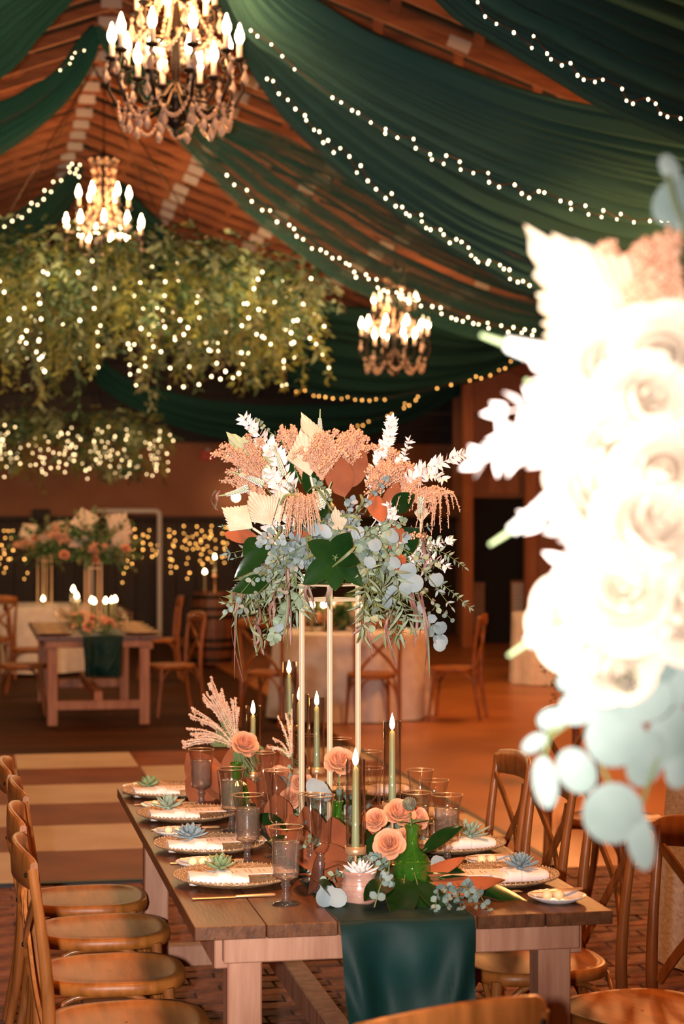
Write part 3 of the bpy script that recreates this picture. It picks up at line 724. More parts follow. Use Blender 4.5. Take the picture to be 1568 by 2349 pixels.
# ================================================================== cross-back chairs (face +Y, origin on the floor)
def make_chair():
    th = thing('cross_back_chair', '', 'chair')
    wood, seatm = M['chair_wood'], M['chair_seat']
    # seat: rounded, slightly dished board
    n = 40; rings = []
    def outline(sc, z, sq=2.7):
        o = []
        for k in range(n):
            a = 2 * PI * k / n; ca, sa = math.cos(a), math.sin(a)
            x = abs(ca) ** (2 / sq) * (1 if ca >= 0 else -1); y = abs(sa) ** (2 / sq) * (1 if sa >= 0 else -1)
            wd = .215 - .028 * (1 - y) / 2
            o.append(V((x * wd * sc, y * .212 * sc, z)))
        return o
    for sc, z in ((.90, .42), (.985, .424), (1.0, .438), (.99, .452), (.965, .458), (.86, .458), (.83, .4545), (.5, .450), (.02, .449)): rings.append(outline(sc, z))
    mb = MB(); vs = [q for r_ in rings for q in r_]
    mb.add(vs, [(i * n + k, i * n + (k + 1) % n, i * n + n + (k + 1) % n, i * n + n + k) for i in range(len(rings) - 1) for k in range(n)])
    mb.add(rings[0], [tuple(reversed(range(n)))], 0, True)
    mb.build('seat', seatm, th)
    for s in (-1, 1):
        MB().tube(cat([(s * .178, -.265, 0), (s * .184, -.225, .22), (s * .186, -.208, .45), (s * .19, -.218, .65), (s * .198, -.25, .885)], 5), [.0135 + .004 * math.sin(PI * min(1, i / 18)) for i in range(21)], 10).build('rear_leg', wood, th)
        MB().tube(cat([(s * .168, .15, .435), (s * .176, .165, .25), (s * .188, .195, 0)], 5), [.0175 - .0005 * i for i in range(11)], 10).build('leg', wood, th)
    # bowed top rail
    rp = MB(); m = 18; vs = []
    for i in range(m + 1):
        t = i / m * 2 - 1; x = t * .205; y = -.247 - .035 * (1 - t * t) + .004; hh = .036 + .006 * (1 - t * t)
        zc = .868 + .014 * (1 - t * t); e = 1 if abs(t) < .93 else .78
        for dy, dz in ((-.011, -hh * e), (-.013, 0), (-.011, hh * e), (-.004, hh * e + .006), (.006, hh * e), (.008, 0), (.006, -hh * e), (0, -hh * e - .003)): vs.append(V((x, y + dy, zc + dz)))
    rp.add(vs, [(i * 8 + k, i * 8 + (k + 1) % 8, i * 8 + 8 + (k + 1) % 8, i * 8 + 8 + k) for i in range(m) for k in range(8)])
    rp.add([V(q) for q in vs[:8]], [tuple(range(8))], 0, True); rp.add([V(q) for q in vs[-8:]], [tuple(reversed(range(8)))], 0, True)
    rail = rp.build('top_rail', wood, th)
    for s in (-1, 1): MB().ball((s * .19, -.265, .868), .0065, 8, 5, (1, .6, 1)).build('rivet', M['rivet'], rail)
    # flat crossed slats
    for s in (-1, 1):
        cp = cat([(s * .178, -.236, .83), (s * .09, -.25, .745), (0, -.25 - s * .005, .66), (-s * .1, -.235, .56), (-s * .165, -.215, .465)], 5)
        mb = MB(); vs = []
        for i, q in enumerate(cp):
            t = V(cp[min(i + 1, len(cp) - 1)]) - V(cp[max(i - 1, 0)]); sd = t.cross(V((0, 1, 0))).normalized() * .0135; nn = V((0, .0045, 0))
            vs += [V(q) - sd - nn, V(q) + sd - nn, V(q) + sd + nn, V(q) - sd + nn]
        mb.add(vs, [(i * 4 + k, i * 4 + (k + 1) % 4, i * 4 + 4 + (k + 1) % 4, i * 4 + 4 + k) for i in range(len(cp) - 1) for k in range(4)], 0, True)
        mb.build('cross_slat', wood, th)
    MB().ball((0, -.26, .66), .007, 8, 5, (1, .6, 1)).build('rivet', M['rivet'], th)
    # bentwood braces below the seat
    for a, b in (((-.182, .18, .17), (.182, .18, .17)), ((-.18, -.23, .17), (.18, -.23, .17)), ((-.182, .175, .17), (-.18, -.23, .17)), ((.182, .175, .17), (.18, -.23, .17))):
        a, b = V(a), V(b); c = (a + b) / 2
        ins = V((-c.x, -c.y, 0)) * .1
        MB().tube(cat([tuple(a), tuple(a.lerp(b, .07) + V((0, 0, .14)) + ins), tuple(a.lerp(b, .24) + V((0, 0, .235)) + ins), tuple(a.lerp(b, .5) + V((0, 0, .252)) + ins), tuple(a.lerp(b, .76) + V((0, 0, .235)) + ins), tuple(a.lerp(b, .93) + V((0, 0, .14)) + ins), tuple(b)], 4), .0095, 7).build('brace', wood, th)
    return th
chair0 = make_chair(); first = [True]
def chair(x, y, rz, label, group):
    if first[0]:
        first[0] = False; chair0.location = (x, y, 0); chair0.rotation_euler = (0, 0, rz); chair0['label'] = label; chair0['group'] = group
        return chair0
    return clone(chair0, label, (x, y, 0), rz, group)
LG, RG = 'chairs down the left side of the main table', 'chairs down the right side of the main table'
for (y, dx, rz, lab) in ((4.90, 0, .03, 'brown cross-back chair nearest the camera on the left of the main table'),
                         (5.47, 0, -.02, 'second brown cross-back chair from the camera on the left side'),
                         (6.04, .015, .02, 'third brown cross-back chair from the camera on the left side'),
                         (6.55, -.01, -.03, 'farthest brown cross-back chair on the left side of the main table')):
    chair(.392 + dx, y, -PI / 2 + rz, lab, LG)
for (x, y, rz, lab) in ((1.60, 6.42, .0, 'farthest chair on the right of the main table, its whole back visible'),
                        (1.60, 5.95, .02, 'second farthest right-side chair, upright partly behind pale eucalyptus leaves'),
                        (1.60, 5.36, .0, 'right-side chair beside the near bread plate, back behind hanging eucalyptus'),
                        (1.72, 4.76, .40, 'nearest right-side chair with a dark glossy seat, turned toward the camera')):
    chair(x, y, PI / 2 + rz, lab, RG)
hd = chair(.69, 3.33, 0, 'chair back close to the camera at the bottom edge of the picture', 'chair at the head of the table')
hd.rotation_euler.z = .36

# ================================================================== farm tables
def farm_table(label, loc, rz=0, W=1.04, L=2.44, group='wooden farm tables'):
    th = thing('farm_table', label, 'table', loc, rz, group)
    npl = 6; pw = W / npl
    for i in range(npl):
        MB().box((-W / 2 + pw * (i + .5), 0, .744), (pw / 2 - .0012, L / 2 + (.002 if i % 2 else 0), .0165), ch=.0016).build('plank', M['table_top'], th)
    ix, iy = W / 2 - .075, L / 2 - .05
    for s in (-1, 1):
        MB().box((0, s * iy, .695), (ix, .018, .032), ch=.003).build('apron', M['table_base'], th)
        MB().box((s * ix, 0, .685), (.018, iy - .02, .042), ch=.003).build('apron', M['table_base'], th)
        MB().box((0, s * (iy - .05), .17), (ix - .06, .03, .038), ch=.004).build('cross_rail', M['table_base'], th)
        for t in (-1, 1):
            MB().box((t * (ix - .055), s * (iy - .055), .331), (.042, .042, .331), ch=.004).build('leg', M['table_base'], th)
    MB().box((0, 0, .24), (.035, iy - .08, .04), ch=.004).build('stretcher', M['table_base'], th)
    return th
TX, TY, TZ = 1.043, 5.755, .7605
farm_table('long brown farm table laid for dinner in the foreground', (TX, TY, 0))

# velvet runner: along the table and over the near end
def runner(label, loc, L, W, drop, seed):
    r = random.Random(seed); mb = MB(); nu, nv = 70, 26; vs = []
    yn = -L / 2
    ss = [L * .96 * i / 44 for i in range(45)] + [L - .05, L - .02, L - .006, L] + [L + drop * (k / 22) ** 1.3 for k in range(1, 23)]; nu = len(ss) - 1
    for i in range(nu + 1):
        s = ss[i]
        for j in range(nv + 1):
            t = j / nv - .5
            if s <= L:
                y = L / 2 - s; z = .7635 + .003 * math.sin(t * 17 + s * 3) * min(1, (L - s) * 9); x = t * W
                y -= .012 * max(0, 1 - (L - s) / .05)
            else:
                q = (s - L) / drop
                f = math.sin(t * 15 + 1.1) * .5 + math.sin(t * 8.5 - .6) * .8
                f += .55 * math.sin(2 * PI * (1.5 * q + 1.3 * (2 * t) ** 2) + .6) * min(1, q * 3)
                y = yn - .0125 - .034 * q ** .7 * (1.7 + f) - .004 * min(1, (s - L) * 60); z = .7625 - (s - L); x = t * W * (1 - .03 * q) + .012 * q * math.sin(t * 9)
            vs.append(V((x, y, z)))
    mb.add(vs, [(i * (nv + 1) + j, i * (nv + 1) + j + 1, (i + 1) * (nv + 1) + j + 1, (i + 1) * (nv + 1) + j) for i in range(nu) for j in range(nv)])
    o = mb.build('table_runner', M['velvet']); o.location = loc
    return tag(o, label, 'table runner', 'dark green velvet table runners')
runner('dark green velvet runner hanging over the near end of the main table', (TX - .005, TY, 0), 2.44, .335, .42, 3)

# ================================================================== place settings
def disc(prof, n=48): return MB().lathe(prof, n)
ch_mb = disc([(.0, .004), (.085, .004), (.10, .006), (.135, .016), (.158, .0235), (.163, .026), (.165, .025), (.160, .020), (.13, .009), (.10, .0), (.0, .0)])
ch_me = ch_mb.mesh('plate_body', M['charger'])
rim = MB()
for k in range(72):
    a = 2 * PI * k / 72; rim.octa((.161 * math.cos(a), .161 * math.sin(a), .026), .0042)
rim_me = rim.mesh('beaded_rim', M['charger_rim'])
dots = MB()
for ring, rr in ((40, .148), (36, .136), (30, .124)):
    for k in range(ring):
        a = 2 * PI * k / ring; dots.octa((rr * math.cos(a), rr * math.sin(a), .0225 - (.148 - rr) * .33), .0032)
dots_me = dots.mesh('raised_dots', M['charger_rim'])
def charger(label, x, y):
    th = thing('charger_plate', label, 'plate', (x, y, TZ), R.uniform(0, 6), 'beaded gold glass charger plates')
    link('plate_body', ch_me, th); link('beaded_rim', rim_me, th); link('raised_dots', dots_me, th)
bp = MB(); n = 48; prof = [(.0, .006), (.045, .006), (.056, .010), (.072, .017), (.0745, .0175), (.073, .015), (.05, .003), (.044, .0), (.0, .0)]
vs = []
for r_, z in prof:
    for k in range(n):
        a = 2 * PI * k / n; q = r_ * (1 + (.018 * math.cos(a * 24) if r_ > .06 else 0)); vs.append(V((q * math.cos(a), q * math.sin(a), z)))
bp.add(vs, [(i * n + k, i * n + (k + 1) % n, i * n + n + (k + 1) % n, i * n + n + k) for i in range(len(prof) - 1) for k in range(n)])
bp_me = bp.mesh('bread_plate', M['china'])
bb_me = MB().ball((0, 0, 0), .0135, 14, 9, (1, 1, .92)).mesh('butter_ball', M['butter'])
def knife_mesh(L):
    mb = MB()
    mb.tube([(0, -L / 2, .004), (0, -L / 2 + .01, .004), (0, -L * .05, .004), (0, -L * .02, .004)], [.005, .0075, .0055, .004], 8, flatten=.6)
    mb.box((0, L * .24, .003), (.007, L * .26, .0011), ch=.0008)
    return mb
kn_me = knife_mesh(.215).mesh('knife', M['gold']); sp_me = knife_mesh(.14).mesh('butter_knife', M['gold'])
fk = MB().tube([(0, -.1, .003), (0, -.09, .004), (0, .02, .004), (0, .045, .006)], [.004, .005, .0032, .004], 8, flatten=.5)
fk.box((0, .055, .006), (.010, .012, .001), ch=.0006)
for k in range(4): fk.tube([(-.0085 + k * .0057, .062, .006), (-.0085 + k * .0057, .085, .0085), (-.0085 + k * .0057, .1, .0075)], [.0016, .0014, .0008], 5)
fk_me = fk.mesh('fork', M['gold'])
def cutlery(me, name, label, x, y, rz, z=TZ + .0005):
    o = link(name, me); o.location = (x, y, z); o.rotation_euler = (0, 0, rz)
    return tag(o, label, name.replace('_', ' '), 'gold cutlery')
def napkin(label, x, y, rz):
    """a folded linen napkin: two thick folds with a cinched middle"""
    th = thing('napkin', label, 'napkin', (x, y, TZ + .0055), rz, 'folded blush napkins')
    def fold(x0, x1, w0, w1, z0, h, bulge):
        mb = MB(); nn, mm = 10, 12; vs = []
        for i in range(nn + 1):
            t = i / nn; xx = x0 + (x1 - x0) * t; ww = w0 + (w1 - w0) * t
            for k in range(mm):
                a = 2 * PI * k / mm
                ca, sa = math.cos(a), math.sin(a)
                ex = .93 if i in (0, nn) else 1
                vs.append(V((xx, ww * ex * (abs(ca) ** .5) * (1 if ca > 0 else -1), z0 + h / 2 + h / 2 * ex * (abs(sa) ** .7) * (1 if sa > 0 else -1) + (bulge * math.sin(t * 7 + ca * 3) if sa > 0 else 0))))
        mb.add(vs, [(i * mm + k, i * mm + (k + 1) % mm, i * mm + mm + (k + 1) % mm, i * mm + mm + k) for i in range(nn) for k in range(mm)])
        mb.add([V(q) for q in vs[:mm]], [tuple(range(mm))], 0, True); mb.add([V(q) for q in vs[-mm:]], [tuple(reversed(range(mm)))], 0, True)
        return mb
    fold(-.10, -.02, .050, .044, 0, .030, .0018).build('wide_fold', M['napkin'], th)
    fold(-.026, .012, .046, .038, 0, .034, .0012).build('knot', M['napkin'], th)
    fold(.006, .056, .034, .046, 0, .024, .002).build('tail_fold', M['napkin'], th)
    return th
def menu(label, x, y, rz, flip=1):
    th = thing('menu_card', label, 'menu card', (x, y, TZ + .0265), rz, 'blush menu cards')
    MB().box((0, 0, 0), (.098, .045, .0008)).build('card', M['menu'], th)
    mb = MB(); r = random.Random(int(x * 977 + y * 131))
    for i in range(13):
        xx = -.075 + i * .0125
        if i % 3 == 2: continue
        mb.box((xx, 0, .0011), (.0017, r.uniform(.014, .03), .0002))
    mb.build('print_lines', M['ink'], th)
    return th
def succulent(label, loc, mt, n=18, L=.042, W=.017, open_=.9, seed=0, nm='succulent', grp='succulents'):
    r = random.Random(seed); th = thing(nm, label, 'succulent', loc, r.uniform(0, 6), grp)
    L *= 1.15; W *= 1.3
    MB().lathe([(.0, 0), (.008, 0), (.010, .008), (.004, .016), (0, .018)], 8).build('core', M[mt], th)
    lf = MB(); yv = V((0, 1, 0)); seg = 6; vs = []
    for i in range(seg + 1):
        t = i / seg; wd = (math.sin(PI * min(1, t * .72 + .12)) ** .8) if i < seg else .05
        for sx, sz in ((-1, .1), (-.55, -.35), (.55, -.35), (1, .1), (.5, .22), (-.5, .22)): vs.append(V((sx * W / 2 * wd, t, sz * W * .5 * wd + .12 * W * t * t * 3)))
    lf.add(vs, [(i * 6 + k, i * 6 + (k + 1) % 6, i * 6 + 6 + (k + 1) % 6, i * 6 + 6 + k) for i in range(seg) for k in range(6)])
    lm = lf.mesh('leaf', M[mt])
    for k in range(n):
        t = k / n; a = k * 2.3999; pit = (.12 + t * 1.15) * open_ + r.uniform(-.06, .06); ll = L * (1.05 - .45 * t) * r.uniform(.92, 1.08)
        link('leaf', lm, th, M=Matrix.Translation((0, 0, .006 + .008 * t)) @ Matrix.Rotation(a, 4, 'Z') @ Matrix.Rotation(pit, 4, 'X') @ Matrix.Diagonal((1 - .3 * t, ll, 1 - .3 * t, 1)))
    return th
LP = [(.693, 5.08, 'nearest', 'suc_green'), (.69, 5.60, 'second', 'suc_blue'), (.693, 6.20, 'third', 'suc_pale'), (.686, 6.74, 'farthest', 'suc_green')]
for i, (x, y, wh, sm) in enumerate(LP):
    w_ = {'nearest': 'nearest on the left side', 'second': 'second from the camera on the left side', 'third': 'third from the camera on the left side', 'farthest': 'farthest on the left side'}[wh]
    charger('gold glass charger plate, ' + w_, x, y)
    napkin('folded blush napkin on the charger %s' % w_, x - .025, y - .035, -.05 + .03 * i)
    menu('blush menu card on the charger %s' % w_, x + .07, y + .015, .03)
    cutlery(kn_me, 'knife', 'gold knife lying beside the charger %s' % w_, x - .03, y - .21, PI / 2 + .04)
succulent('green pointed succulent on the nearest left napkin', (.655, 5.07, TZ + .0335), 'suc_green', 18, .046, .017, 1.0, 1)
succulent('bluish flat succulent on the second left napkin', (.635, 5.60, TZ + .0335), 'suc_blue', 26, .05, .017, .7, 2)
succulent('pale green spiky succulent on the third left napkin', (.632, 6.20, TZ + .0335), 'suc_pale', 18, .05, .018, .95, 3)
succulent('dark green cup succulent on the farthest left napkin', (.62, 6.745, TZ + .0335), 'suc_green', 12, .04, .024, .6, 4)
for (x, y, lab) in ((.637, 5.33, 'between the nearest two left chargers'), (.626, 5.885, 'between the second and third left chargers'), (.636, 6.44, 'between the third and farthest left chargers'), (.61, 6.90, 'at the far left corner of the main table'),
                    (1.435, 5.21, 'between the two right chargers'), (1.462, 4.675, 'at the near right corner of the main table')):
    o = link('bread_plate', bp_me); o.location = (x, y, TZ); tag(o, 'small white scalloped bread plate ' + lab, 'plate', 'white bread plates')
    for k, (dx, dy, sd) in enumerate(((-.028, -.01, 'left'), (.001, -.012, 'right'))):
        o = link('butter_ball', bb_me); o.location = (x + dx, y + dy, TZ + .0065 + .0122); tag(o, '%s butter ball on the bread plate %s' % (sd, lab.replace('of the main table', '')), 'butter', 'butter balls')
    cutlery(sp_me, 'butter_knife', 'gold butter knife on the bread plate ' + lab.replace('of the main table', ''), x + .01, y + .03, PI / 2 + .1, TZ + .0175)
for (x, y, rz, lab) in ((1.385, 5.47, PI, 'right charger beside the full water goblet'), (1.385, 4.95, PI, 'near right charger carrying the pale blue succulent'), (1.39, 6.05, PI, 'third right charger, behind the glasses'), (1.39, 6.62, PI, 'far right charger, behind the candles')):
    charger('gold glass ' + lab, x, y)
    napkin('folded blush napkin on the ' + lab, x + .02, y - .02, rz + .15)
    menu('blush menu card on the ' + lab, x - .07, y + .01, rz - .05)
succulent('large grey-green open succulent on the right napkin behind the bread plate', (1.445, 5.47, TZ + .0335), 'suc_pale', 14, .058, .017, .85, 5)
succulent('pale blue dense succulent on the near right napkin', (1.445, 4.945, TZ + .0335), 'suc_blue', 34, .046, .014, .85, 6)
cutlery(fk_me, 'fork', 'gold fork beside the near right charger', 1.30, 4.77, -PI / 2 + .1)
cutlery(fk_me, 'fork', 'gold fork beside the right charger behind the bread plate', 1.30, 5.26, -PI / 2)

# ---- glasses
def goblet_meshes():
    b = [(.0265, .066), (.033, .069), (.0345, .08), (.034, .11), (.0345, .14), (.037, .165), (.042, .185), (.044, .195)]
    wall = MB().lathe(b, 28); gold = MB().lathe([(.0435, .1935), (.0448, .1945), (.0446, .1962), (.0434, .196)], 28)
    st = MB().lathe([(.0, 0), (.033, 0), (.035, .002), (.030, .005), (.012, .009), (.009, .013), (.0125, .019), (.010, .026), (.008, .034), (.0095, .042), (.0135, .048), (.010, .054), (.013, .060), (.02, .0645), (.0265, .0665), (.0, .0668)], 20)
    wt = MB().lathe([(.0, .0675), (.026, .068), (.032, .0715), (.0335, .08), (.033, .11), (.0335, .14), (.0352, .158), (.0, .158)], 24)
    return wall.mesh('bowl', M['glass']), gold.mesh('gold_rim', M['gold']), st.mesh('stem', M['glass_solid']), wt.mesh('water', M['water'])
def flute_meshes():
    wall = MB().lathe([(.012, .098), (.020, .106), (.0245, .118), (.0245, .14), (.026, .17), (.030, .20), (.035, .23), (.038, .25)], 24)
    gold = MB().lathe([(.0375, .2487), (.0388, .2495), (.0386, .2512), (.0374, .251)], 24)
    st = MB().lathe([(.0, 0), (.032, 0), (.034, .002), (.03, .004), (.01, .009), (.0065, .018), (.0075, .04), (.010, .062), (.0125, .073), (.008, .078), (.012, .085), (.008, .091), (.012, .098), (.0, .1)], 18)
    return wall.mesh('bowl', M['glass']), gold.mesh('gold_rim', M['gold']), st.mesh('stem', M['glass_solid'])
GM, FM = goblet_meshes(), flute_meshes()
def goblet(label, px, py, water=True):
    th = thing('water_goblet', label, 'glass', onz(px, py, TZ), 0, 'gold-rimmed water goblets')
    link('bowl', GM[0], th); link('gold_rim', GM[1], th); link('stem', GM[2], th)
    if water: link('water', GM[3], th)
def flute(label, px, py, sc=1.0):
    th = thing('tall_glass', label, 'glass', onz(px, py, TZ), 0, 'tall gold-rimmed glasses', sc)
    link('bowl', FM[0], th); link('gold_rim', FM[1], th); link('stem', FM[2], th)
goblet('nearest full water goblet, right of the nearest left charger', 655, 2074)
goblet('full water goblet at the second left charger', 567, 1982)
goblet('frosty full water goblet at the third left charger', 531, 1906)
goblet('full water goblet at the farthest left charger', 461, 1851)
goblet('full water goblet on the right side in front of the open succulent', 1025, 1982)
goblet('empty short goblet just left of the right-side water goblet', 995, 1940, False)
goblet('empty short goblet behind the far right candle base', 847, 1905, False)
goblet('full water goblet behind the rose on the right side', 955, 1975)
flute('tall empty glass in front of the grey eucalyptus leaf, nearest the camera', 734, 2044)
flute('tall empty glass beside the nearest candle, partly behind another', 712, 2020, .93)
flute('tall fluted glass behind the nearest water goblet', 634, 1966)
flute('tall glass beside the frosty goblet, farther left', 603, 1912)
flute('tall empty glass right of the far right candle', 963, 1965)
flute('tall glass behind the nearest candle', 846, 1908)
flute('far tall glass right of the gold stand', 780, 1868)
flute('far tall glass left of the gold stand behind two candles', 705, 1858)

# ---- taper candles in glass chimneys on gold stems
def candle(label, px, flame_y, d, cup_y, lean=0.0, glass_h=.235):
    b = P(px, HY, d); cz = HC - (cup_y - HY) * d / F; fz = HC - (flame_y - HY) * d / F
    th = thing('hurricane_candle', label, 'candle', (b.x, b.y, TZ), R.uniform(0, 6), 'taper candles in glass chimneys')
    h = cz - TZ
    MB().lathe([(.0, 0), (.036, 0), (.037, .003), (.03, .006), (.008, .009), (.0, .01)], 24).build('base', M['gold'], th)
    MB().lathe([(.005, .006), (.005, h - .012)], 12).build('stem', M['gold'], th)
    MB().lathe([(.0, h - .012), (.027, h - .012), (.0285, h - .010), (.0285, h + .009), (.0265, h + .009), (.0265, h - .004), (.0, h - .004)], 28).build('cup', M['gold'], th)
    MB().lathe([(.0255, h - .003), (.0255, h + glass_h), (.0245, h + glass_h + .0005), (.0245, h - .003)], 28).build('glass_chimney', M['glass'], th)
    tp = fz - TZ - .012
    t = MB().tube([(lean * -.5, 0, h - .003), (lean * .5, 0, tp - .008), (lean * .5, 0, tp)], [.0112, .0078, .004], 14).build('taper', M['taper'], th)
    MB().tube([(lean * .5, 0, tp), (lean * .5, 0, tp + .008)], .0008, 5).build('wick', M['wick'], t)
    MB().lathe([(.0, tp + .001), (.006, tp + .008), (.0082, tp + .017), (.0055, tp + .032), (.0, tp + .05)], 10, (lean * .5, 0, 0)).build('flame', M['flame'], t)
    lamp('flame_light', (lean * .5, 0, tp + .02), 1.1, (1, .5, .2), .012, parent=th)
candle('nearest green taper candle, low in its glass chimney beside the peach roses', 815, 1748, 5.0, 1948)
candle('green taper candle in the rightmost glass chimney', 899, 1666, 5.4, 1846)
candle('green taper candle just left of the gold stand', 726, 1612, 6.3, 1765)
candle('leaning green taper candle in the taller of the paired chimneys', 689, 1600, 5.95, 1767, .012)
candle('green taper candle at the left behind the pampas plume', 580, 1632, 6.6, 1775)
candle('tallest green taper candle at the far end of the table', 664, 1538, 6.9, 1668, .008)

# ================================================================== flowers and foliage
class Bouquet:
    """an arrangement: every stem is a part of one thing; points are given in the room"""
    def __init__(s, th, seed=0): s.th = th; s.O = V(th.location); s.r = random.Random(seed)
    def l(s, p): return V(p) - s.O
    def jit(s, a): return V((s.r.uniform(-a, a), s.r.uniform(-a, a), s.r.uniform(-a, a)))
    def palm(s, base, tip, w, nor=None, green=False, stem=None, spread=.95, n=16, jag=.07, label=None):
        base, tip = s.l(base), s.l(tip); y = tip - base; L = y.length; y.normalize()
        z = V(nor) if nor is not None else -FW
        x = y.cross(z).normalized(); z = x.cross(y); mb = MB(); vs = [base]
        for i in range(2 * n + 1):
            t = i / (2 * n) * 2 - 1; a = t * spread
            # spear outline: long in the middle, falling to the sides
            h0 = .46 * L; wk = h0 * math.tan(spread)
            rr = wk * L / ((L - h0) * math.sin(abs(a)) + wk * math.cos(a)) * (1 + (s.r.uniform(-jag, 0) if i % 2 else 0)) * (1 if abs(t) < .99 else .93)
            vs.append(base + rr * (math.cos(a) * y + math.sin(a) * x) + z * (.013 if i % 2 else 0) * L / .2 - z * .05 * L * (t * t))
        mb.add(vs, [(0, i, i + 1) for i in range(1, 2 * n + 1)], 0, True)
        mb.tube([base - y * (stem or L * .8), base], .004, 6)
        o = mb.build('palm_spear', M['palm_green' if green else 'palm'], s.th)
        if label: o['label'] = label
    def branch(s, pts, kind, n=16, L=.035, W=.014, mt='ruscus', name='ruscus_branch', shape='ovate', stem='ruscus', rad=.0018, nor=None, both=True, seg=4, taper=.6):
        pts = [s.l(p) for p in pts]; cv = [V(q) for q in cat([tuple(p) for p in pts], 6)]
        mb = MB(); mb.tube(cv, [rad * (1.2 - .8 * i / len(cv)) for i in range(len(cv))], 5, 0)
        for i in range(n):
            t = .12 + .88 * (i + s.r.uniform(0, .6)) / n; p = V(at([tuple(q) for q in cv], t)); q = V(at([tuple(q) for q in cv], min(1, t + .03)))
            dr = (q - p); dr = dr.normalized() if dr.length > 1e-6 else (cv[-1] - cv[-2]).normalized()
            sd = frame(dr, FW)[0]; up = sd.cross(dr)
            for sg in ((-1, 1) if both else (s.r.choice((-1, 1)),)):
                a = s.r.uniform(-.9, .9)
                side = (sd * sg * math.cos(a) + up * math.sin(a))
                dv = dr * s.r.uniform(.45, .9) + side
                ll = L * (1 - (1 - taper) * t) * s.r.uniform(.75, 1.15)
                mb.leaf(p, dv, -FW * .8 + s.jit(.8), ll, W / L * ll * s.r.uniform(.85, 1.1), seg, s.r.uniform(-.5, .7), .12, shape, 1)
        if kind != 'noend': mb.leaf(cv[-1] - (cv[-1] - cv[-2]) * .3, cv[-1] - cv[-2], -FW + s.jit(.5), L * taper, W * taper, seg, .2, .1, shape, 1)
        return mb.build(name, [M[stem], M[mt]], s.th)
    def euc(s, pts, n=13, L=.034, mt='leaf_eu', round_=True, stem='stem_green'):
        return s.branch(pts, 'e', n, L, L * (.82 if round_ else .36), mt, 'eucalyptus_stem', 'round' if round_ else 'lance', stem, .0016, seg=4)
    def willow(s, pts, n=14, L=.09, W=.012, mt='leaf_olive'):
        return s.branch(pts, 'e', n, L, W, mt, 'willow_stem', 'lance', 'stem_green', .0015, seg=5, taper=.8)
    def plume(s, base, tip, ropes=14, spread=.05, droop=.5, L=None, mt='amaranth', blob=.0058, name='amaranth_plume', dens=1.0, lift=.0):
        """bunch of fuzzy tassels going from base over tip and drooping"""
        base, tip = s.l(base), s.l(tip); ax = tip - base; Ln = ax.length; mb = MB()
        mb.tube([base - ax * .5, base, base + ax * .5], .0022, 5, 0)
        head = droop < .6 and ropes > 3
        for k in range(int(ropes * (2.1 if head else 1.5))):
            o = V((s.r.gauss(0, 1), s.r.gauss(0, 1), s.r.gauss(0, .6))) * spread * .85
            e = base + ax * (s.r.uniform(.5, 1.05) if head else s.r.uniform(.75, 1.08)) + o * (1.25 if head else 1); mid = base + ax * .5 + o * .8 + V((0, 0, lift))
            e2 = e + V((o.x * .5, o.y * .5, -droop * (.35 if head else 1) * Ln * s.r.uniform(.3, 1)))
            cv = bez(base + ax * .12, mid, e, 8) + bez(e, e + ax * .12, e2, 6)[1:]
            Lc = sum((cv[i + 1] - cv[i]).length for i in range(len(cv) - 1)); nb = int(Lc / (blob * 1.05) * dens)
            ct = [tuple(q) for q in cv]
            mb.tube(cv, [blob * (.62 - .42 * i / len(cv)) * s.r.uniform(.75, 1.2) for i in range(len(cv))], 4, 1)
            for i in range(int(nb * 2.4)):
                t = i / (nb * 2.4); p = V(at(ct, t)); rr = blob * ((.5 + .3 * t) if head else (.62 - .22 * t))
                dv = s.jit(1); dv.normalize()
                mb.octa(p + dv * blob * ((.9 + .8 * t) if head else (1.35 - .75 * t)) * s.r.uniform(.5, 1.15), rr * s.r.uniform(.55, 1.2), 1)
        return mb.build(name, [M['stem_green'], M[mt]], s.th)
    def magnolia(s, base, tip, W=.07, back=False, nor=None, curl=.25, fold=.12):
        base, tip = s.l(base), s.l(tip); y = tip - base
        n = V(nor) if nor is not None else -FW + V((0, 0, .25))
        mb = MB().leaf(base, y, -n if back else n, y.length * 1.03, W, 8, curl, fold, 'mag', 0, 1)
        mb.tube([base - y * .12, base, base + y * .12], .0016, 5, 2)
        return mb.build('magnolia_leaf', [M['mag_top'], M['mag_back'], M['stem_green']], s.th)
    def spike(s, base, tip, r=.009, bend=.0, name='veronica_spike'):
        base, tip = s.l(base), s.l(tip); mid = (base + tip) / 2 + frame(tip - base, FW)[0] * bend
        cv = bez(base, mid, tip, 14); mb = MB(); ct = [tuple(q) for q in cv]
        mb.tube(cv, [r * .62 * (1 - .75 * i / 14) for i in range(15)], 7, 0)
        nb = int((tip - base).length / .0021)
        for i in range(nb * 2):
            t = .02 + .72 * i / (nb * 2); p = V(at(ct, t)); a = i * 2.4; x, y, z = frame(cv[-1] - cv[0])
            mb.octa(p + (x * math.cos(a) + z * math.sin(a)) * r * (1 - .75 * t), r * .36 * (1 - .6 * t), 1)
        return mb.build(name, [M['veronica_tip'], M['veronica']], s.th)
    def ribbon(s, pts, w=.007, mt='grass_purple', name='trailing_grass'):
        cv = [V(q) for q in cat([tuple(s.l(p)) for p in pts], 7)]; mb = MB(); vs = []; n = len(cv); ph = s.r.uniform(0, 6)
        for i, q in enumerate(cv):
            t = cv[min(i + 1, n - 1)] - cv[max(i - 1, 0)]; a = ph + i * .22
            sd = frame(t, FW)[0] * math.cos(a * .5) + FW * math.sin(a * .5)
            ww = w * .5 * math.sin(PI * min(1, .12 + .88 * i / n)) ** .6
            vs += [q - sd * ww, q + t.cross(sd).normalized() * ww * .25, q + sd * ww]
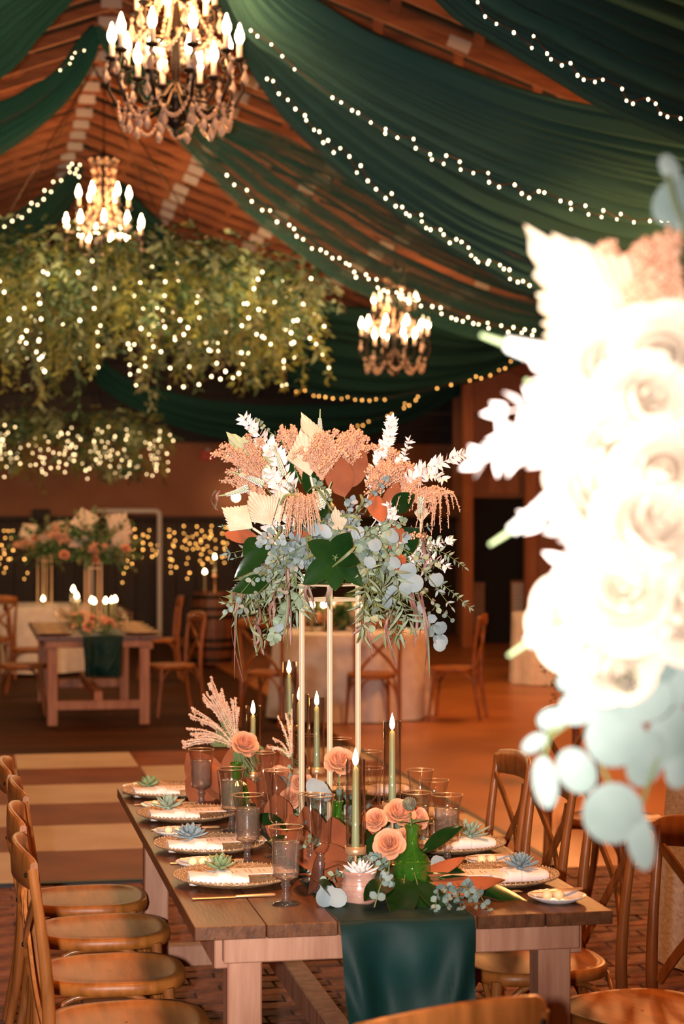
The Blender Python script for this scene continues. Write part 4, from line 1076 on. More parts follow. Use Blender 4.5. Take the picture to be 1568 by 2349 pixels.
        mb.add(vs, [(i * 3 + k, i * 3 + k + 1, i * 3 + 4 + k, i * 3 + 3 + k) for i in range(n - 1) for k in (0, 1)])
        return mb.build(name, M[mt], s.th)
PET = {}
def petal_mesh(W, Hh, cup, mt):
    key = (round(W, 4), round(Hh, 4), cup, mt)
    if key in PET: return PET[key]
    mb = MB(); nu, nv = 8, 6; vs = []
    for j in range(nv + 1):
        t = j / nv; rr = W * (.18 + .82 * math.sin(PI / 2 * min(1, t * 1.25)) ** .8)
        for i in range(nu + 1):
            a = (i / nu - .5) * 2.2
            lip = (max(0, t - .7) / .3) ** 2 * W * .35
            vs.append(V((rr * math.sin(a) * .95, (W * cup * math.cos(a)) * (.25 + .75 * math.sin(PI * .5 * min(1, t * 1.6))) + lip, Hh * t * (1 - .12 * (2 * i / nu - 1) ** 2) - lip * .25)))
    mb.add(vs, [(j * (nu + 1) + i, j * (nu + 1) + i + 1, (j + 1) * (nu + 1) + i + 1, (j + 1) * (nu + 1) + i) for j in range(nv) for i in range(nu)])
    PET[key] = mb.mesh('petal', M[mt]); return PET[key]
def rose_parts(th, at_, axis, size, mt='rose', seed=0):
    """petals of one rose bloom as parts"""
    r = random.Random(seed); y = V(axis).normalized(); q = y.to_track_quat('Z', 'Y').to_matrix().to_4x4(); B = Matrix.Translation(at_) @ q
    k = size / .07
    sp = MB(); cv = []
    for i in range(40):
        a = i * .33 + .3 * math.sin(i * .5 + seed); rr = .003 + .0125 * i / 40 * (1 + .12 * math.sin(i * 1.1 + seed)); cv.append((rr * math.cos(a), rr * math.sin(a)))
    vs = []
    for i, (x_, y_) in enumerate(cv):
        vs += [V((x_ * .7, y_ * .7, .006)) * k, V((x_ * 1.05, y_ * 1.05, .030)) * k, V((x_ * 1.25, y_ * 1.25, .044 - .00012 * i)) * k]
    sp.add(vs, [(i * 3 + j, i * 3 + 3 + j, i * 3 + 4 + j, i * 3 + 1 + j) for i in range(39) for j in (0, 1)])
    link('rose_heart', sp.mesh('rose_heart', M[mt]), th, M=B)
    for ring, (n, W, Hh, cup, tilt, off) in enumerate(((3, .016, .042, .9, .05, .004), (4, .021, .043, .9, .22, .006), (5, .025, .042, .85, .48, .007), (5, .029, .040, .8, .85, .006))):
        me = petal_mesh(W * k, Hh * k, cup, mt)
        for i in range(n):
            a = 2 * PI * i / n + ring * .7 + r.uniform(-.12, .12)
            link('petal', me, th, M=B @ Matrix.Rotation(a, 4, 'Z') @ Matrix.Translation((0, -.004 * k, .002)) @ Matrix.Rotation(-(tilt + r.uniform(-.06, .06)) * .8, 4, 'X') @ Matrix.Translation((0, off * .2, 0)))
def rose(label, loc, axis, size=.07, mt='rose', stem_to=None, seed=0):
    th = thing('rose', label, 'rose', loc, 0, 'peach roses')
    rose_parts(th, (0, 0, 0), axis, size, mt, seed)
    a = V(axis).normalized()
    MB().lathe([(.0, -.012), (.007, -.008), (.009, 0), (.004, .004)], 8).build('calyx', M['leaf_green'], th)
    lf = MB()
    for k in range(5):
        ang = k * 1.256; sd = V((math.cos(ang), math.sin(ang), -.25)); lf.leaf((0, 0, -.004), sd, (0, 0, 1), .03, .008, 3, .5)
    lf.build('sepals', M['leaf_green'], th)
    if stem_to is not None:
        e = V(stem_to) - V(loc); MB().tube(bez((0, 0, -.01), V((0, 0, e.z * .5)), e, 8), .0025, 6).build('stem', M['stem_green'], th)
    return th

# ================================================================== tall gold stand and main centrepiece
SX, SY = 1.05, 5.60
def gold_stand(label, x, y, z0, h, side=.118, group='gold flower stands', rz=-YAW + PI / 4):
    th = thing('flower_stand', label, 'flower stand', (x, y, z0), rz, group)
    a = side / 2
    for sx in (-1, 1):
        for sy in (-1, 1):
            MB().box((sx * a, sy * a, h / 2), (.0062, .0062, h / 2), ch=.001).build('pole', M['stand'], th)
            MB().box((sx * (a - .006), sy * (a - .006), h + .012), (.011, .002, .018), Matrix.Rotation(PI / 4 * sx * sy, 3, 'Z'), ch=.0008).build('corner_tab', M['stand'], th)
    for z in (.005, h - .045):
        for s in (-1, 1):
            MB().box((s * a, 0, z), (.005, a, .005), ch=.001).build('rail', M['stand'], th)
            MB().box((0, s * a, z), (a, .005, .005), ch=.001).build('rail', M['stand'], th)
    MB().box((0, 0, h - .002), (a + .01, a + .01, .003), ch=.001).build('top_plate', M['stand'], th)
    return th
gold_stand('tall pale gold four-legged stand in the middle of the main table', SX, SY, TZ + .003, .775)
HUB = V((SX, SY, TZ + .782))
th = thing('floral_centerpiece', 'tall arrangement of palm spears, amaranth, bleached ruscus and eucalyptus on the gold stand', 'flower arrangement', HUB)
MB().lathe([(.0, 0), (.06, 0), (.07, .03), (.07, .06), (.05, .075), (.0, .08)], 16).build('foam_base', M['leaf_green'], th)
B = Bouquet(th, 4)
D0 = pix(HUB)[2]
def A(px, py, off=0.0): return P(px, py, D0 + off)
hub = HUB + V((0, 0, .07))
# palm spears
B.palm(A(640, 1110, -.03), A(518, 990, -.05), .06, green=True, spread=.6, label='pale green palm spear')
B.palm(A(712, 1093, -.12), A(688, 985, -.14), .055, spread=.75, n=14)
B.palm(A(738, 1050, -.03), A(690, 945, -.03), .07, spread=.55)
B.palm(A(622, 1205, -.12), A(572, 1125, -.16), .075, spread=.85)
B.palm(A(580, 1212, -.16), A(507, 1163, -.18), .06, spread=.75)
B.palm(A(778, 1228, -.2), A(768, 1160, -.25), .045, spread=.6, n=12)
B.palm(A(640, 1200, -.05), A(640, 1120, -.08), .07, spread=.8)
B.palm(A(965, 1200, -.04), A(968, 1150, -.08), .05, spread=.6, n=10)
# magnolia leaves: green rosette in front and rust undersides
C0 = (769, 1278)
for (tx, ty, bk, wd) in ((708, 1244, 0, .062), (800, 1224, 0, .068), (698, 1338, 0, .066), (768, 1352, 0, .064), (828, 1342, 0, .05), (822, 1290, 0, .05)):
    B.magnolia(A(C0[0], C0[1], -.24), A(tx, ty, -.27), wd, bool(bk), -FW + V((0, 0, .1)), .12)
for (bx, by, tx, ty, off, bk, wd) in ((790, 1140, 765, 1040, -.06, 1, .085), (800, 1120, 838, 1030, -.04, 1, .06), (880, 1180, 915, 1105, -.1, 1, .05), (900, 1170, 945, 1135, -.12, 0, .06), (880, 1250, 930, 1215, -.12, 1, .07),
                                      (900, 1270, 955, 1215, -.08, 0, .085), (890, 1280, 930, 1300, -.12, 1, .06), (720, 1240, 660, 1235, -.12, 1, .06), (620, 1250, 540, 1320, -.14, 0, .05), (700, 1100, 655, 1060, .02, 0, .06),
                                      (620, 1330, 536, 1352, -.16, 0, .055), (590, 1230, 510, 1228, -.1, 1, .045), (600, 1240, 560, 1270, -.12, 0, .06), (730, 1140, 700, 1080, .0, 0, .06), (760, 1150, 735, 1190, -.14, 0, .05), (850, 1130, 880, 1200, -.14, 1, .055)):
    B.magnolia(A(bx, by, off), A(tx, ty, off - .04), wd, bool(bk))
# bleached ruscus
for pts, n, L in (([(680, 1160), (640, 1060), (600, 1005), (558, 960)], 26, .042), ([(700, 1210), (650, 1140), (600, 1090), (520, 1040)], 16, .036), ([(690, 1240), (655, 1180), (640, 1120), (620, 1080)], 22, .042),
                  ([(840, 1150), (868, 1060), (890, 1010), (899, 962)], 28, .036), ([(850, 1160), (900, 1080), (925, 1050), (938, 1008)], 12, .03), ([(870, 1170), (950, 1090), (1010, 1062), (1070, 1038)], 22, .04),
                  ([(880, 1180), (940, 1105), (990, 1088), (1018, 1100)], 18, .036), ([(850, 1210), (880, 1170), (890, 1180), (870, 1230)], 16, .036), ([(900, 1260), (960, 1262), (1000, 1248), (1034, 1240)], 12, .03),
                  ([(900, 1280), (950, 1278), (990, 1282), (1026, 1300)], 16, .034), ([(640, 1250), (620, 1210), (600, 1180), (580, 1190)], 12, .036), ([(860, 1260), (890, 1215), (900, 1190), (890, 1160)], 16, .036)):
    o = R.uniform(-.2, -.02)
    B.branch([A(x, y, o * (i / 3)) for i, (x, y) in enumerate(pts)], 'r', int(n * 1.25), L * 1.08, L * .46)
# amaranth plumes
for (bx, by, tx, ty, off, rp, sp, dr) in ((600, 1100, 552, 1022, -.12, 16, .024, .3), (700, 1110, 668, 990, -.0, 12, .014, .5), (738, 1110, 738, 1010, -.16, 26, .020, .5), (800, 1080, 806, 1000, -.06, 26, .024, .35), (690, 1200, 690, 1138, -.22, 26, .022, 1.0),
                                          (855, 1140, 892, 1068, -.14, 26, .026, .5), (880, 1160, 945, 1112, -.1, 18, .022, .7), (930, 1150, 1000, 1130, -.08, 16, .026, 1.2), (590, 1150, 560, 1085, -.1, 12, .02, .4), (880, 1120, 915, 1045, -.05, 14, .018, .4), (910, 1250, 945, 1225, -.1, 8, .012, .4)):
    B.plume(A(bx, by, off * .6), A(tx, ty, off), rp, sp, dr)
# veronica spikes
for (bx, by, tx, ty, off, bd) in ((736, 1020, 734, 938, .02, .004), (605, 1112, 528, 1082, -.14, -.006), (570, 1118, 498, 1138, -.14, .008), (650, 1092, 628, 1022, -.15, .0), (735, 1165, 760, 1105, -.2, 0), (760, 1130, 718, 1128, -.2, 0), (964, 1140, 962, 1190, -.12, 0), (728, 1170, 735, 1120, -.2, 0)):
    B.spike(A(bx, by, off), A(tx, ty, off), .0095, bd)
# eucalyptus and willow filling the body and spilling out below
rr_ = random.Random(8)
for k in range(74):
    f = k / 74
    if k < 26: tx, ty = rr_.uniform(512, 690), rr_.uniform(1210, 1450)
    elif k < 54: tx, ty = rr_.uniform(830, 1040), rr_.uniform(1190, 1440)
    else: tx, ty = rr_.uniform(600, 940), rr_.uniform(1090, 1300)
    if tx < 600 and ty > 1400: ty -= 40
    off = rr_.uniform(-.3, .2) if k < 54 else rr_.uniform(-.3, -.1)
    e = A(tx, ty, off); s0 = hub + V((rr_.uniform(-.05, .05), rr_.uniform(-.05, .05), rr_.uniform(-.03, .05)))
    mid = s0.lerp(e, .5) + V((0, -.04, max(.02, .35 * (s0.z - e.z) + .03)))
    mt = rr_.choice(('leaf_eu', 'leaf_eu', 'leaf_eu2', 'leaf_sd'))
    B.euc([s0, s0.lerp(mid, .6), mid, e], rr_.randint(10, 15), rr_.uniform(.024, .040), mt, rr_.random() < .72)
for k in range(22):
    lft = k % 2 == 0
    tx, ty = (rr_.uniform(530, 700), rr_.uniform(1330, 1470)) if lft else (rr_.uniform(830, 980), rr_.uniform(1330, 1470))
    off = rr_.uniform(-.25, .15); e = A(tx, ty, off); s0 = hub + V((rr_.uniform(-.05, .05), rr_.uniform(-.05, .05), 0))
    mid = A((tx + 760) / 2 + (-40 if lft else 40), 1300, off); B.willow([s0, mid, mid.lerp(e, .55) + V((0, 0, -.01)), e], rr_.randint(9, 13), rr_.uniform(.045, .085), .0105, rr_.choice(('leaf_olive', 'leaf_eu2', 'leaf_eu2')))
# named outer sprays
B.euc([A(900, 1270, -.1), A(960, 1300, -.12), A(1020, 1345, -.12), A(1080, 1396, -.1)], 18, .026, 'leaf_eu2', False)
B.euc([A(910, 1250, -.1), A(970, 1255, -.1), A(1020, 1270, -.08), A(1066, 1302, -.08)], 12, .030, 'leaf_eu2', False)
B.euc([A(640, 1270, -.1), A(590, 1240, -.1), A(560, 1215, -.1), A(508, 1208, -.1)], 10, .024, 'leaf_eu2', False)
B.euc([A(690, 1110, 0), A(650, 1020, .0), A(610, 985, .0), A(590, 965, 0)], 8, .022, 'leaf_eu2', True)
B.euc([A(700, 1350, -.1), A(660, 1400, -.12), A(640, 1430, -.12), A(626, 1468, -.12)], 9, .036, 'leaf_eu2', True)
B.euc([A(830, 1330, -.1), A(950, 1400, -.1), A(985, 1430, -.1), A(1008, 1470, -.1)], 5, .05, 'leaf_sd', True)
def big_leaf(px, py, r, off, mt='leaf_sd', nm='silver_dollar_leaf'):
    c = B.l(A(px, py, off)); mb = MB(); n = 14
    t1, t2 = (RT + rv(.25)).normalized(), (UP + rv(.25)).normalized()
    vs = [c - FW * .004] + [c + (t1 * math.cos(2 * PI * k / n) + t2 * math.sin(2 * PI * k / n)) * r * (1 - (.14 if k == 4 else 0)) for k in range(n)]
    mb.add(vs, [(0, 1 + k, 1 + (k + 1) % n) for k in range(n)]); mb.build(nm, M[mt], th)
for q in ((1009, 1440, .021, -.1), (1012, 1470, .02, -.1), (1008, 1480, .019, -.11), (950, 1338, .027, -.2), (935, 1310, .026, -.2), (1000, 1330, .022, -.15), (640, 1440, .014, -.14), (898, 1228, .022, -.22), (848, 1290, .018, -.26), (905, 1290, .018, -.25), (745, 1218, .022, -.2), (720, 1215, .02, -.18), (860, 1250, .02, -.25), (820, 1222, .02, -.22), (930, 1350, .02, -.2)): big_leaf(*q)
# purple trailing grass
for (x0, y0, x1, y1, x2, y2) in ((560, 1330, 535, 1440, 548, 1560), (590, 1380, 590, 1450, 600, 1520), (660, 1300, 662, 1380, 655, 1490), (655, 1270, 660, 1400, 662, 1500), (620, 1210, 610, 1280, 618, 1350), (940, 1350, 962, 1430, 950, 1480), (960, 1360, 985, 1470, 982, 1560), (860, 1400, 845, 1460, 850, 1520), (895, 1400, 890, 1450, 900, 1535),
                                 (760, 1340, 752, 1390, 755, 1430), (700, 1330, 715, 1390, 735, 1430), (500, 1125, 490, 1150, 496, 1195), (545, 1340, 532, 1390, 536, 1430), (620, 1350, 625, 1400, 615, 1450), (835, 1370, 828, 1430, 815, 1470), (975, 1220, 985, 1290, 970, 1330), (930, 1320, 955, 1400, 940, 1460), (575, 1420, 600, 1470, 590, 1510)):
    o = R.uniform(-.22, -.05)
    for m in range(3): B.ribbon([A(x0 + R.uniform(-6, 6), y0, o), A((x0 + x1) / 2 + R.uniform(-9, 9), (y0 + y1) / 2, o), A(x1 + R.uniform(-9, 9), y1, o), A(x2 + R.uniform(-12, 12), y2 + R.uniform(-30, 10), o)], R.uniform(.006, .011), 'grass_purple' if m else 'leaf_olive')
for k in range(16):
    x0, y0 = R.uniform(640, 930), R.uniform(1130, 1280); a = R.uniform(0, 6.3); o = R.uniform(-.28, -.15)
    B.ribbon([A(x0, y0, o), A(x0 + 30 * math.cos(a), y0 + 20 * math.sin(a), o - .01), A(x0 + 60 * math.cos(a + .5), y0 + 45 * abs(math.sin(a)) + 10, o)], .009, 'leaf_olive', 'lily_grass')

# ================================================================== flowers, pots and greenery down the middle of the table
def G(px, py, z=TZ): return onz(px, py, z)
th = thing('greenery_garland', 'loose garland of magnolia, eucalyptus and rust leaves along the middle of the main table', 'garland', (TX, TY, TZ + .004))
B = Bouquet(th, 14)
def W(x, y, z): return V((x, y, TZ + z))
mg = [  # base x, y, z, tip x, y, z, width, rust side
    (1.09, 4.78, .05, 1.03, 4.57, .006, .085, 0), (1.05, 4.76, .05, .96, 4.62, .05, .06, 0), (1.12, 4.78, .05, 1.10, 4.55, -.03, .07, 0), (1.13, 4.80, .04, 1.15, 4.60, .012, .06, 0), (1.06, 4.86, .05, .98, 4.74, .07, .055, 0), (1.17, 4.82, .03, 1.33, 4.70, .035, .075, 1), (1.19, 4.84, .04, 1.40, 4.66, .012, .06, 0),
    (1.15, 4.86, .05, 1.26, 4.80, .085, .05, 1), (1.15, 4.88, .05, 1.24, 4.78, .075, .04, 0), (.93, 5.05, .02, .84, 4.86, .03, .10, 1), (.95, 5.08, .03, .93, 4.86, .05, .09, 1), (.97, 5.10, .03, 1.0, 4.95, .12, .08, 1), (.92, 5.2, .03, .83, 5.10, .06, .08, 1),
    (.93, 5.30, .03, .82, 5.24, .09, .07, 0), (1.02, 5.25, .05, 1.0, 5.13, .16, .06, 0), (1.05, 5.3, .05, 1.12, 5.2, .15, .06, 0), (.95, 5.40, .03, .88, 5.36, .13, .08, 1), (.93, 5.52, .03, .84, 5.52, .07, .07, 1), (.94, 5.7, .03, .84, 5.66, .09, .07, 0),
    (.95, 5.9, .03, .86, 5.86, .10, .08, 1), (.96, 6.1, .03, .87, 6.04, .08, .07, 1), (.97, 6.3, .03, .88, 6.25, .11, .08, 1), (.92, 6.55, .03, .76, 6.56, .13, .10, 1), (.92, 6.6, .03, .78, 6.58, .05, .10, 1), (.97, 6.65, .05, .9, 6.62, .2, .10, 1), (1.05, 6.6, .05, 1.0, 6.55, .2, .1, 1), (1.1, 6.65, .05, 1.12, 6.6, .2, .1, 1),
    (.90, 4.74, .02, .86, 4.70, .07, .05, 0), (1.14, 5.5, .05, 1.2, 5.44, .1, .07, 0), (1.15, 5.7, .04, 1.22, 5.65, .1, .08, 1), (1.16, 6.0, .04, 1.24, 5.96, .1, .07, 0), (1.02, 4.98, .06, 1.06, 4.92, .15, .05, 0), (1.19, 5.0, .08, 1.27, 4.93, .16, .05, 0), (1.08, 5.05, .08, 1.0, 4.98, .16, .05, 0)]
for b in mg: B.magnolia(W(*b[:3]), W(*b[3:6]), b[6], bool(b[7]), V((b[3] - b[0], b[4] - b[1] - .25, .35)))
for b in ((.95, 5.0, .01, .90, 4.93, .13, .11), (.92, 4.98, .01, .85, 4.86, .06, .12), (.99, 5.12, .02, .95, 5.05, .18, .09), (.90, 5.2, .02, .86, 5.12, .15, .09), (.97, 5.35, .02, .92, 5.3, .17, .09), (.86, 6.62, .02, .73, 6.58, .17, .13), (.84, 6.6, .01, .72, 6.55, .08, .12),
          (.90, 6.5, .02, .87, 6.46, .2, .1), (.98, 6.2, .02, .95, 6.15, .16, .1), (.93, 5.75, .02, .9, 5.7, .15, .09), (1.08, 5.2, .04, 1.1, 5.13, .15, .08), (.94, 4.92, .01, .96, 4.84, .09, .09)):
    B.magnolia(W(*b[:3]), W(*b[3:6]), b[6], True, -FW + V((0, 0, .3)), .2, .08)
rr_ = random.Random(31)
for k in range(46):
    y = 4.66 + 2.1 * (k / 46) + rr_.uniform(-.05, .05); x = TX + rr_.uniform(-.09, .11); s = rr_.choice((-1, 1))
    if y < 4.9 and k % 2: continue
    p0 = W(x, y, rr_.uniform(.01, .05)); e = W(x + s * rr_.uniform(.05, .13), y + rr_.uniform(-.13, .05), rr_.uniform(.015, .11))
    B.euc([p0, p0.lerp(e, .4) + V((0, 0, .035)), p0.lerp(e, .75) + V((0, 0, .03)), e], rr_.randint(5, 8), rr_.uniform(.022, .034), rr_.choice(('leaf_eu', 'leaf_eu2', 'leaf_eu')), rr_.random() < .7, 'stem_green')
for q in ((748, 2062, .028, 4.72), (770, 2075, .028, 4.70), (752, 2040, .02, 4.74), (728, 1810, .033, 5.22), (745, 1822, .02, 5.2), (1005, 1978, .02, 4.9), (1000, 1990, .016, 4.88)):
    c = ony(q[0], q[1], q[3]); t1, t2 = (RT + rv(.25)).normalized(), (UP + V((0, .45, 0)) + rv(.15)).normalized(); mb = MB(); c.z = max(c.z, TZ + q[2] * .95); c = B.l(c)
    vs = [c - FW * .004] + [c + (t1 * math.cos(2 * PI * k / 14) + t2 * math.sin(2 * PI * k / 14)) * q[2] * (1 - (.12 if k == 3 else 0)) for k in range(14)]
    mb.add(vs, [(0, 1 + k, 1 + (k + 1) % 14) for k in range(14)]); mb.build('silver_dollar_leaf', M['leaf_sd'], th)
# small leafy cluster drooping over the runner edge
for k in range(5):
    p0 = W(1.18 + k * .015, 4.76, .03); e = W(1.12 + k * .035, 4.58, .0 + .015 * (k % 2)); B.euc([p0, p0.lerp(e, .5) + V((0, 0, .02)), e], 6, .024, 'leaf_eu', True)

def pot(label, px, py, mt, suc, sc=1.0, seed=0):
    p = G(px, py); t = thing('succulent_pot', label, 'pot', p, 0, 'small ceramic pots', sc)
    MB().lathe([(.0, 0), (.034, 0), (.040, .008), (.0425, .025), (.041, .042), (.036, .054), (.035, .058), (.0385, .066), (.0385, .071), (.035, .071), (.033, .06), (.0, .055)], 28).build('body', M[mt], t)
    for z in (.02, .032, .044): MB().tube([(.0424 * (1 - (.03 if z > .04 else 0)) * math.cos(a), .0424 * (1 - (.03 if z > .04 else 0)) * math.sin(a), z) for a in [2 * PI * i / 28 for i in range(29)]], .0012, 5).build('throwing_ring', M[mt], t)
    succulent(label.replace('pot', 'succulent planted in the pot') if False else suc[0], (p.x, p.y, p.z + .055 * sc), suc[1], suc[2], suc[3] * sc, .011 * sc, .8, seed, 'potted_succulent', 'succulents in pots')
pot('small pink glazed ceramic pot at the near end of the runner', 824, 2070, 'pot_pink', ('whitish spiky succulent growing in the pink pot', 'suc_white', 22, .040), 1.14, 3)
pot('small grey ribbed pot at the far left behind the goblet', 496, 1820, 'pot_grey', ('pale green succulent growing in the grey ribbed pot', 'suc_pale', 16, .046), 1.0, 4)

# ribbed green bottle vase with a scabiosa pod and leaves
def bottle(label, p, sc, ribs=True):
    t = thing('bud_vase', label, 'vase', p, 0, 'green glass bud vases', sc)
    MB().lathe([(.0, .002), (.03, .0), (.036, .004), (.046, .03), (.049, .055), (.046, .078), (.036, .098), (.022, .11), (.0165, .12), (.0155, .14), (.0165, .16), (.0205, .170), (.0215, .174), (.0185, .174), (.0145, .16), (.0135, .14), (.0145, .118), (.03, .1), (.042, .078), (.0455, .055), (.042, .03), (.033, .008), (.0, .006)], 56, rib=.028 if ribs else 0, ribn=14).build('glass_body', M['vase_green'], t)
    MB().lathe([(.0155, .108), (.018, .111), (.0155, .114)], 20).build('neck_ring', M['vase_green'], t)
    return t
p = G(945, 2046); bottle('ribbed green glass bottle vase beside the pink pot', p, 1.0)
t = thing('scabiosa_stem', 'round scabiosa seed pod standing in the ribbed green bottle', 'flower', (p.x, p.y, p.z + .008), 0)
MB().tube(bez((.02, 0, 0), (.0, .0, .12), (-.008, -.004, .20), 10), .0022, 6).build('stem', M['stem_green'], t)
mb = MB().ball((-.008, -.004, .222), .016, 14, 9)
for k in range(90):
    a = k * 2.4; z = 1 - 2 * (k + .5) / 90; rr = math.sqrt(1 - z * z); mb.octa(V((-.008, -.004, .222)) + V((rr * math.cos(a), rr * math.sin(a), z)) * .0165, .0035)
mb.build('seed_head', M['pod'], t)
lf = MB()
for dv, ll in (((1, -.3, .35), .06), ((-.8, -.4, .3), .045), ((.5, .5, .2), .05)): lf.leaf((-.004, 0, .168), dv, (0, 0, 1), ll, .022, 6, .3)
lf.build('leaf', M['leaf_green'], t)
p2 = ony(772, 1830, 5.42); p2.z = TZ; bottle('slim green glass vase holding a rose behind the nearest candle', p2, .92, False)
p3 = ony(541, 1800, 6.32); p3.z = TZ; bottle('green glass vase with ribs behind the frosty goblet', p3, .95, True)
def toc(v): return (EYE - V(v)).normalized()
def rz_(label, px, py, y, size, tilt, seed, mt='rose', stem=None):
    q = ony(px, py, y); rose(label, q - toc(q) * .012, toc(q) + V(tilt), size, mt, stem, seed)
rz_('open peach rose right above the pink pot', 893, 1940, 4.86, .068, (-.1, 0, .5), 1, stem=W(1.07, 4.9, .002))
rz_('peach rose bud beside the nearest candle', 862, 1886, 4.98, .055, (-.4, 0, .9), 2, stem=W(1.05, 5.02, .002))
rz_('wide peach rose just left of the scabiosa pod', 915, 1872, 5.02, .07, (.2, 0, 1.0), 3, stem=W(1.1, 5.05, .002))
rz_('peach rose leaning right behind the scabiosa pod', 952, 1880, 5.06, .055, (.7, 0, .7), 4, stem=W(1.14, 5.08, .002))
rz_('peach rose partly behind the open rose near the bottle', 926, 1930, 4.92, .055, (.5, 0, .4), 5, stem=W(1.1, 4.94, .002))
rz_('peach rose standing in the slim green vase', 778, 1752, 5.42, .072, (.1, 0, .8), 6, stem=V((p2.x, p2.y, TZ + .012)))
rz_('peach rose right of the pampas plume at the far left', 560, 1712, 6.34, .075, (.3, 0, .8), 7, stem=V((p3.x, p3.y, TZ + .012)))
rz_('peach rose low among the far leaves beside the small candle', 640, 1790, 6.4, .075, (-.3, 0, .6), 8, stem=W(1.02, 6.42, .002))
rz_('peach rose under the paired candles', 668, 1835, 5.9, .06, (-.2, 0, .7), 9, stem=W(.98, 5.92, .002))
rz_('peach rose in shade left of the eucalyptus leaf', 690, 1800, 5.85, .06, (.1, 0, .7), 10, stem=W(1.03, 5.87, .002))
for k, (x, y, z, lab) in enumerate(((1.02, 4.90, .075, 'dusky scabiosa pod left of the peach roses'), (.985, 4.99, .075, 'brownish pod behind the nearest candle stem'), (1.0, 4.80, .06, 'green seed cluster over the pink pot'))):
    t = thing('seed_pod', lab, 'seed pod', W(x, y, .002), 0, 'seed pods in the garland'); mb = MB().ball((0, 0, z), .016, 12, 8)
    for i in range(70):
        a = i * 2.4; zz = 1 - 2 * (i + .5) / 70; rr = math.sqrt(1 - zz * zz); mb.octa(V((rr * math.cos(a), rr * math.sin(a), zz)) * .0165 + V((0, 0, z)), .0036)
    mb.build('seed_head', M['pod'], t); MB().tube([(0, 0, 0), (0, 0, z)], .002, 6).build('stem', M['stem_green'], t)
# clear vase with the pampas plume
pv = G(521, 1856); t = thing('glass_vase', 'clear flared glass vase holding the pampas plume', 'vase', pv)
MB().lathe([(.0, .004), (.024, .004), (.028, .03), (.03, .08), (.036, .125), (.038, .13), (.036, .13), (.0345, .125), (.0285, .08), (.026, .03), (.022, .008), (.0, .008)], 26).build('wall', M['glass'], t)
MB().lathe([(.0, 0), (.027, 0), (.027, .004), (.0, .004)], 26).build('foot', M['glass_solid'], t)
t = thing('pampas_plume', 'feathery blush plume fanning left out of the clear vase', 'flower', (pv.x, pv.y, pv.z + .01))
Bp = Bouquet(t, 5); dv_ = pix(pv)[2]
def PV(px, py, o=0): return P(px, py, dv_ + o)
MB().tube([(0, 0, 0), Bp.l(PV(540, 1715))], .003, 6).build('stalk', M['stem_green'], t)
for k in range(52):
    f = k / 51; tx = [492, 470, 450, 432, 440, 500, 520, 536][k % 8] + R.uniform(-10, 10); ty = [1575, 1600, 1640, 1706, 1680, 1590, 1610, 1600][k % 8] + R.uniform(-12, 14)
    Bp.plume(PV(542 + R.uniform(-5, 5), 1712, 0), PV(tx, ty, R.uniform(-.05, .05)), 1, .002, .06, mt='pampas', blob=.0048, name='plume_spray', dens=1.3, lift=.028 if tx < 480 else .012)
t = thing('small_plume', 'small blush plume tucked beside the tall paired candles', 'flower', W(1.02, 6.28, .004)); Bq = Bouquet(t, 6)
for (tx, ty) in ((640, 1650), (655, 1640), (626, 1690), (618, 1715), (668, 1635)): Bq.plume(P(670, 1740, 6.2), P(tx, ty, 6.22), 2, .004, .1, mt='pampas', blob=.0042, name='plume_spray', lift=.02)
Bq.branch([W(1.02, 6.28, .004), P(672, 1800, 6.25), P(670, 1740, 6.2)], 'n', 3, .02, .01, 'leaf_green', 'stalk', 'lance', 'stem_green')

# ================================================================== blurred arrangement close to the camera
DN = 2.2
def N(px, py, off=0.0): return P(px, py, DN + off)
nb_ = N(1850, 1480); NX, NY = nb_.x, nb_.y
rt = thing('round_table', 'linen-covered round table just outside the lower right, carrying the blurred flowers', 'table', (NX + .25, NY, 0), 0, 'linen-covered round tables')
def round_table(rt, rad, cloth, seed):
    r = random.Random(seed); ph = [r.uniform(0, 6) for _ in range(4)]; n = 72
    MB().lathe([(.0, .73), (rad - .01, .73), (rad, .738), (rad, .752), (rad - .01, .757), (.0, .757)], 48).build('table_top', M['table_base'], rt)
    MB().lathe([(.0, 0), (.28, 0), (.28, .02), (.05, .05), (.04, .7), (.1, .73), (.0, .73)], 16).build('pedestal', M['table_base'], rt)
    mb = MB(); vs = []; prof = [(0, .7605), (.6, .7605), (.97, .7605), (1.003, .757), (1.012, .745)] + [(1.0, .74 - .732 * t) for t in [i / 10 for i in range(1, 11)]]
    for i, (s, z) in enumerate(prof):
        for k in range(n):
            a = 2 * PI * k / n; f = max(0, (.745 - z) / .74)
            w_ = 1 + f * (.055 + .05 * math.sin(11 * a + ph[0]) + .025 * math.sin(17 * a + ph[1]))
            vs.append(V((rad * s * w_ * math.cos(a), rad * s * w_ * math.sin(a), z)))
    mb.add(vs, [(i * n + k, i * n + (k + 1) % n, i * n + n + (k + 1) % n, i * n + n + k) for i in range(len(prof) - 1) for k in range(n)])
    mb.build('cloth', M[cloth], rt)
round_table(rt, .62, 'linen', 1)
gold_stand('gold stand carrying the blurred arrangement at the right edge', NX, NY, .764, N(1850, 1500).z - .764, group='gold flower stands')
th = thing('near_floral_centerpiece', 'huge blurred white and grey-green arrangement filling the right edge', 'flower arrangement', (NX, NY, N(1850, 1500).z + .006))
MB().lathe([(.0, 0), (.06, 0), (.07, .03), (.07, .06), (.05, .075), (.0, .08)], 16).build('foam_base', M['leaf_green'], th)
B = Bouquet(th, 9)
B.palm(N(1500, 850), N(1202, 515, .02), 0.113, spread=.62, n=14, jag=.1, stem=0.133)
B.palm(N(1600, 900, .05), N(1420, 700, .05), 0.093, spread=.7, stem=0.106)
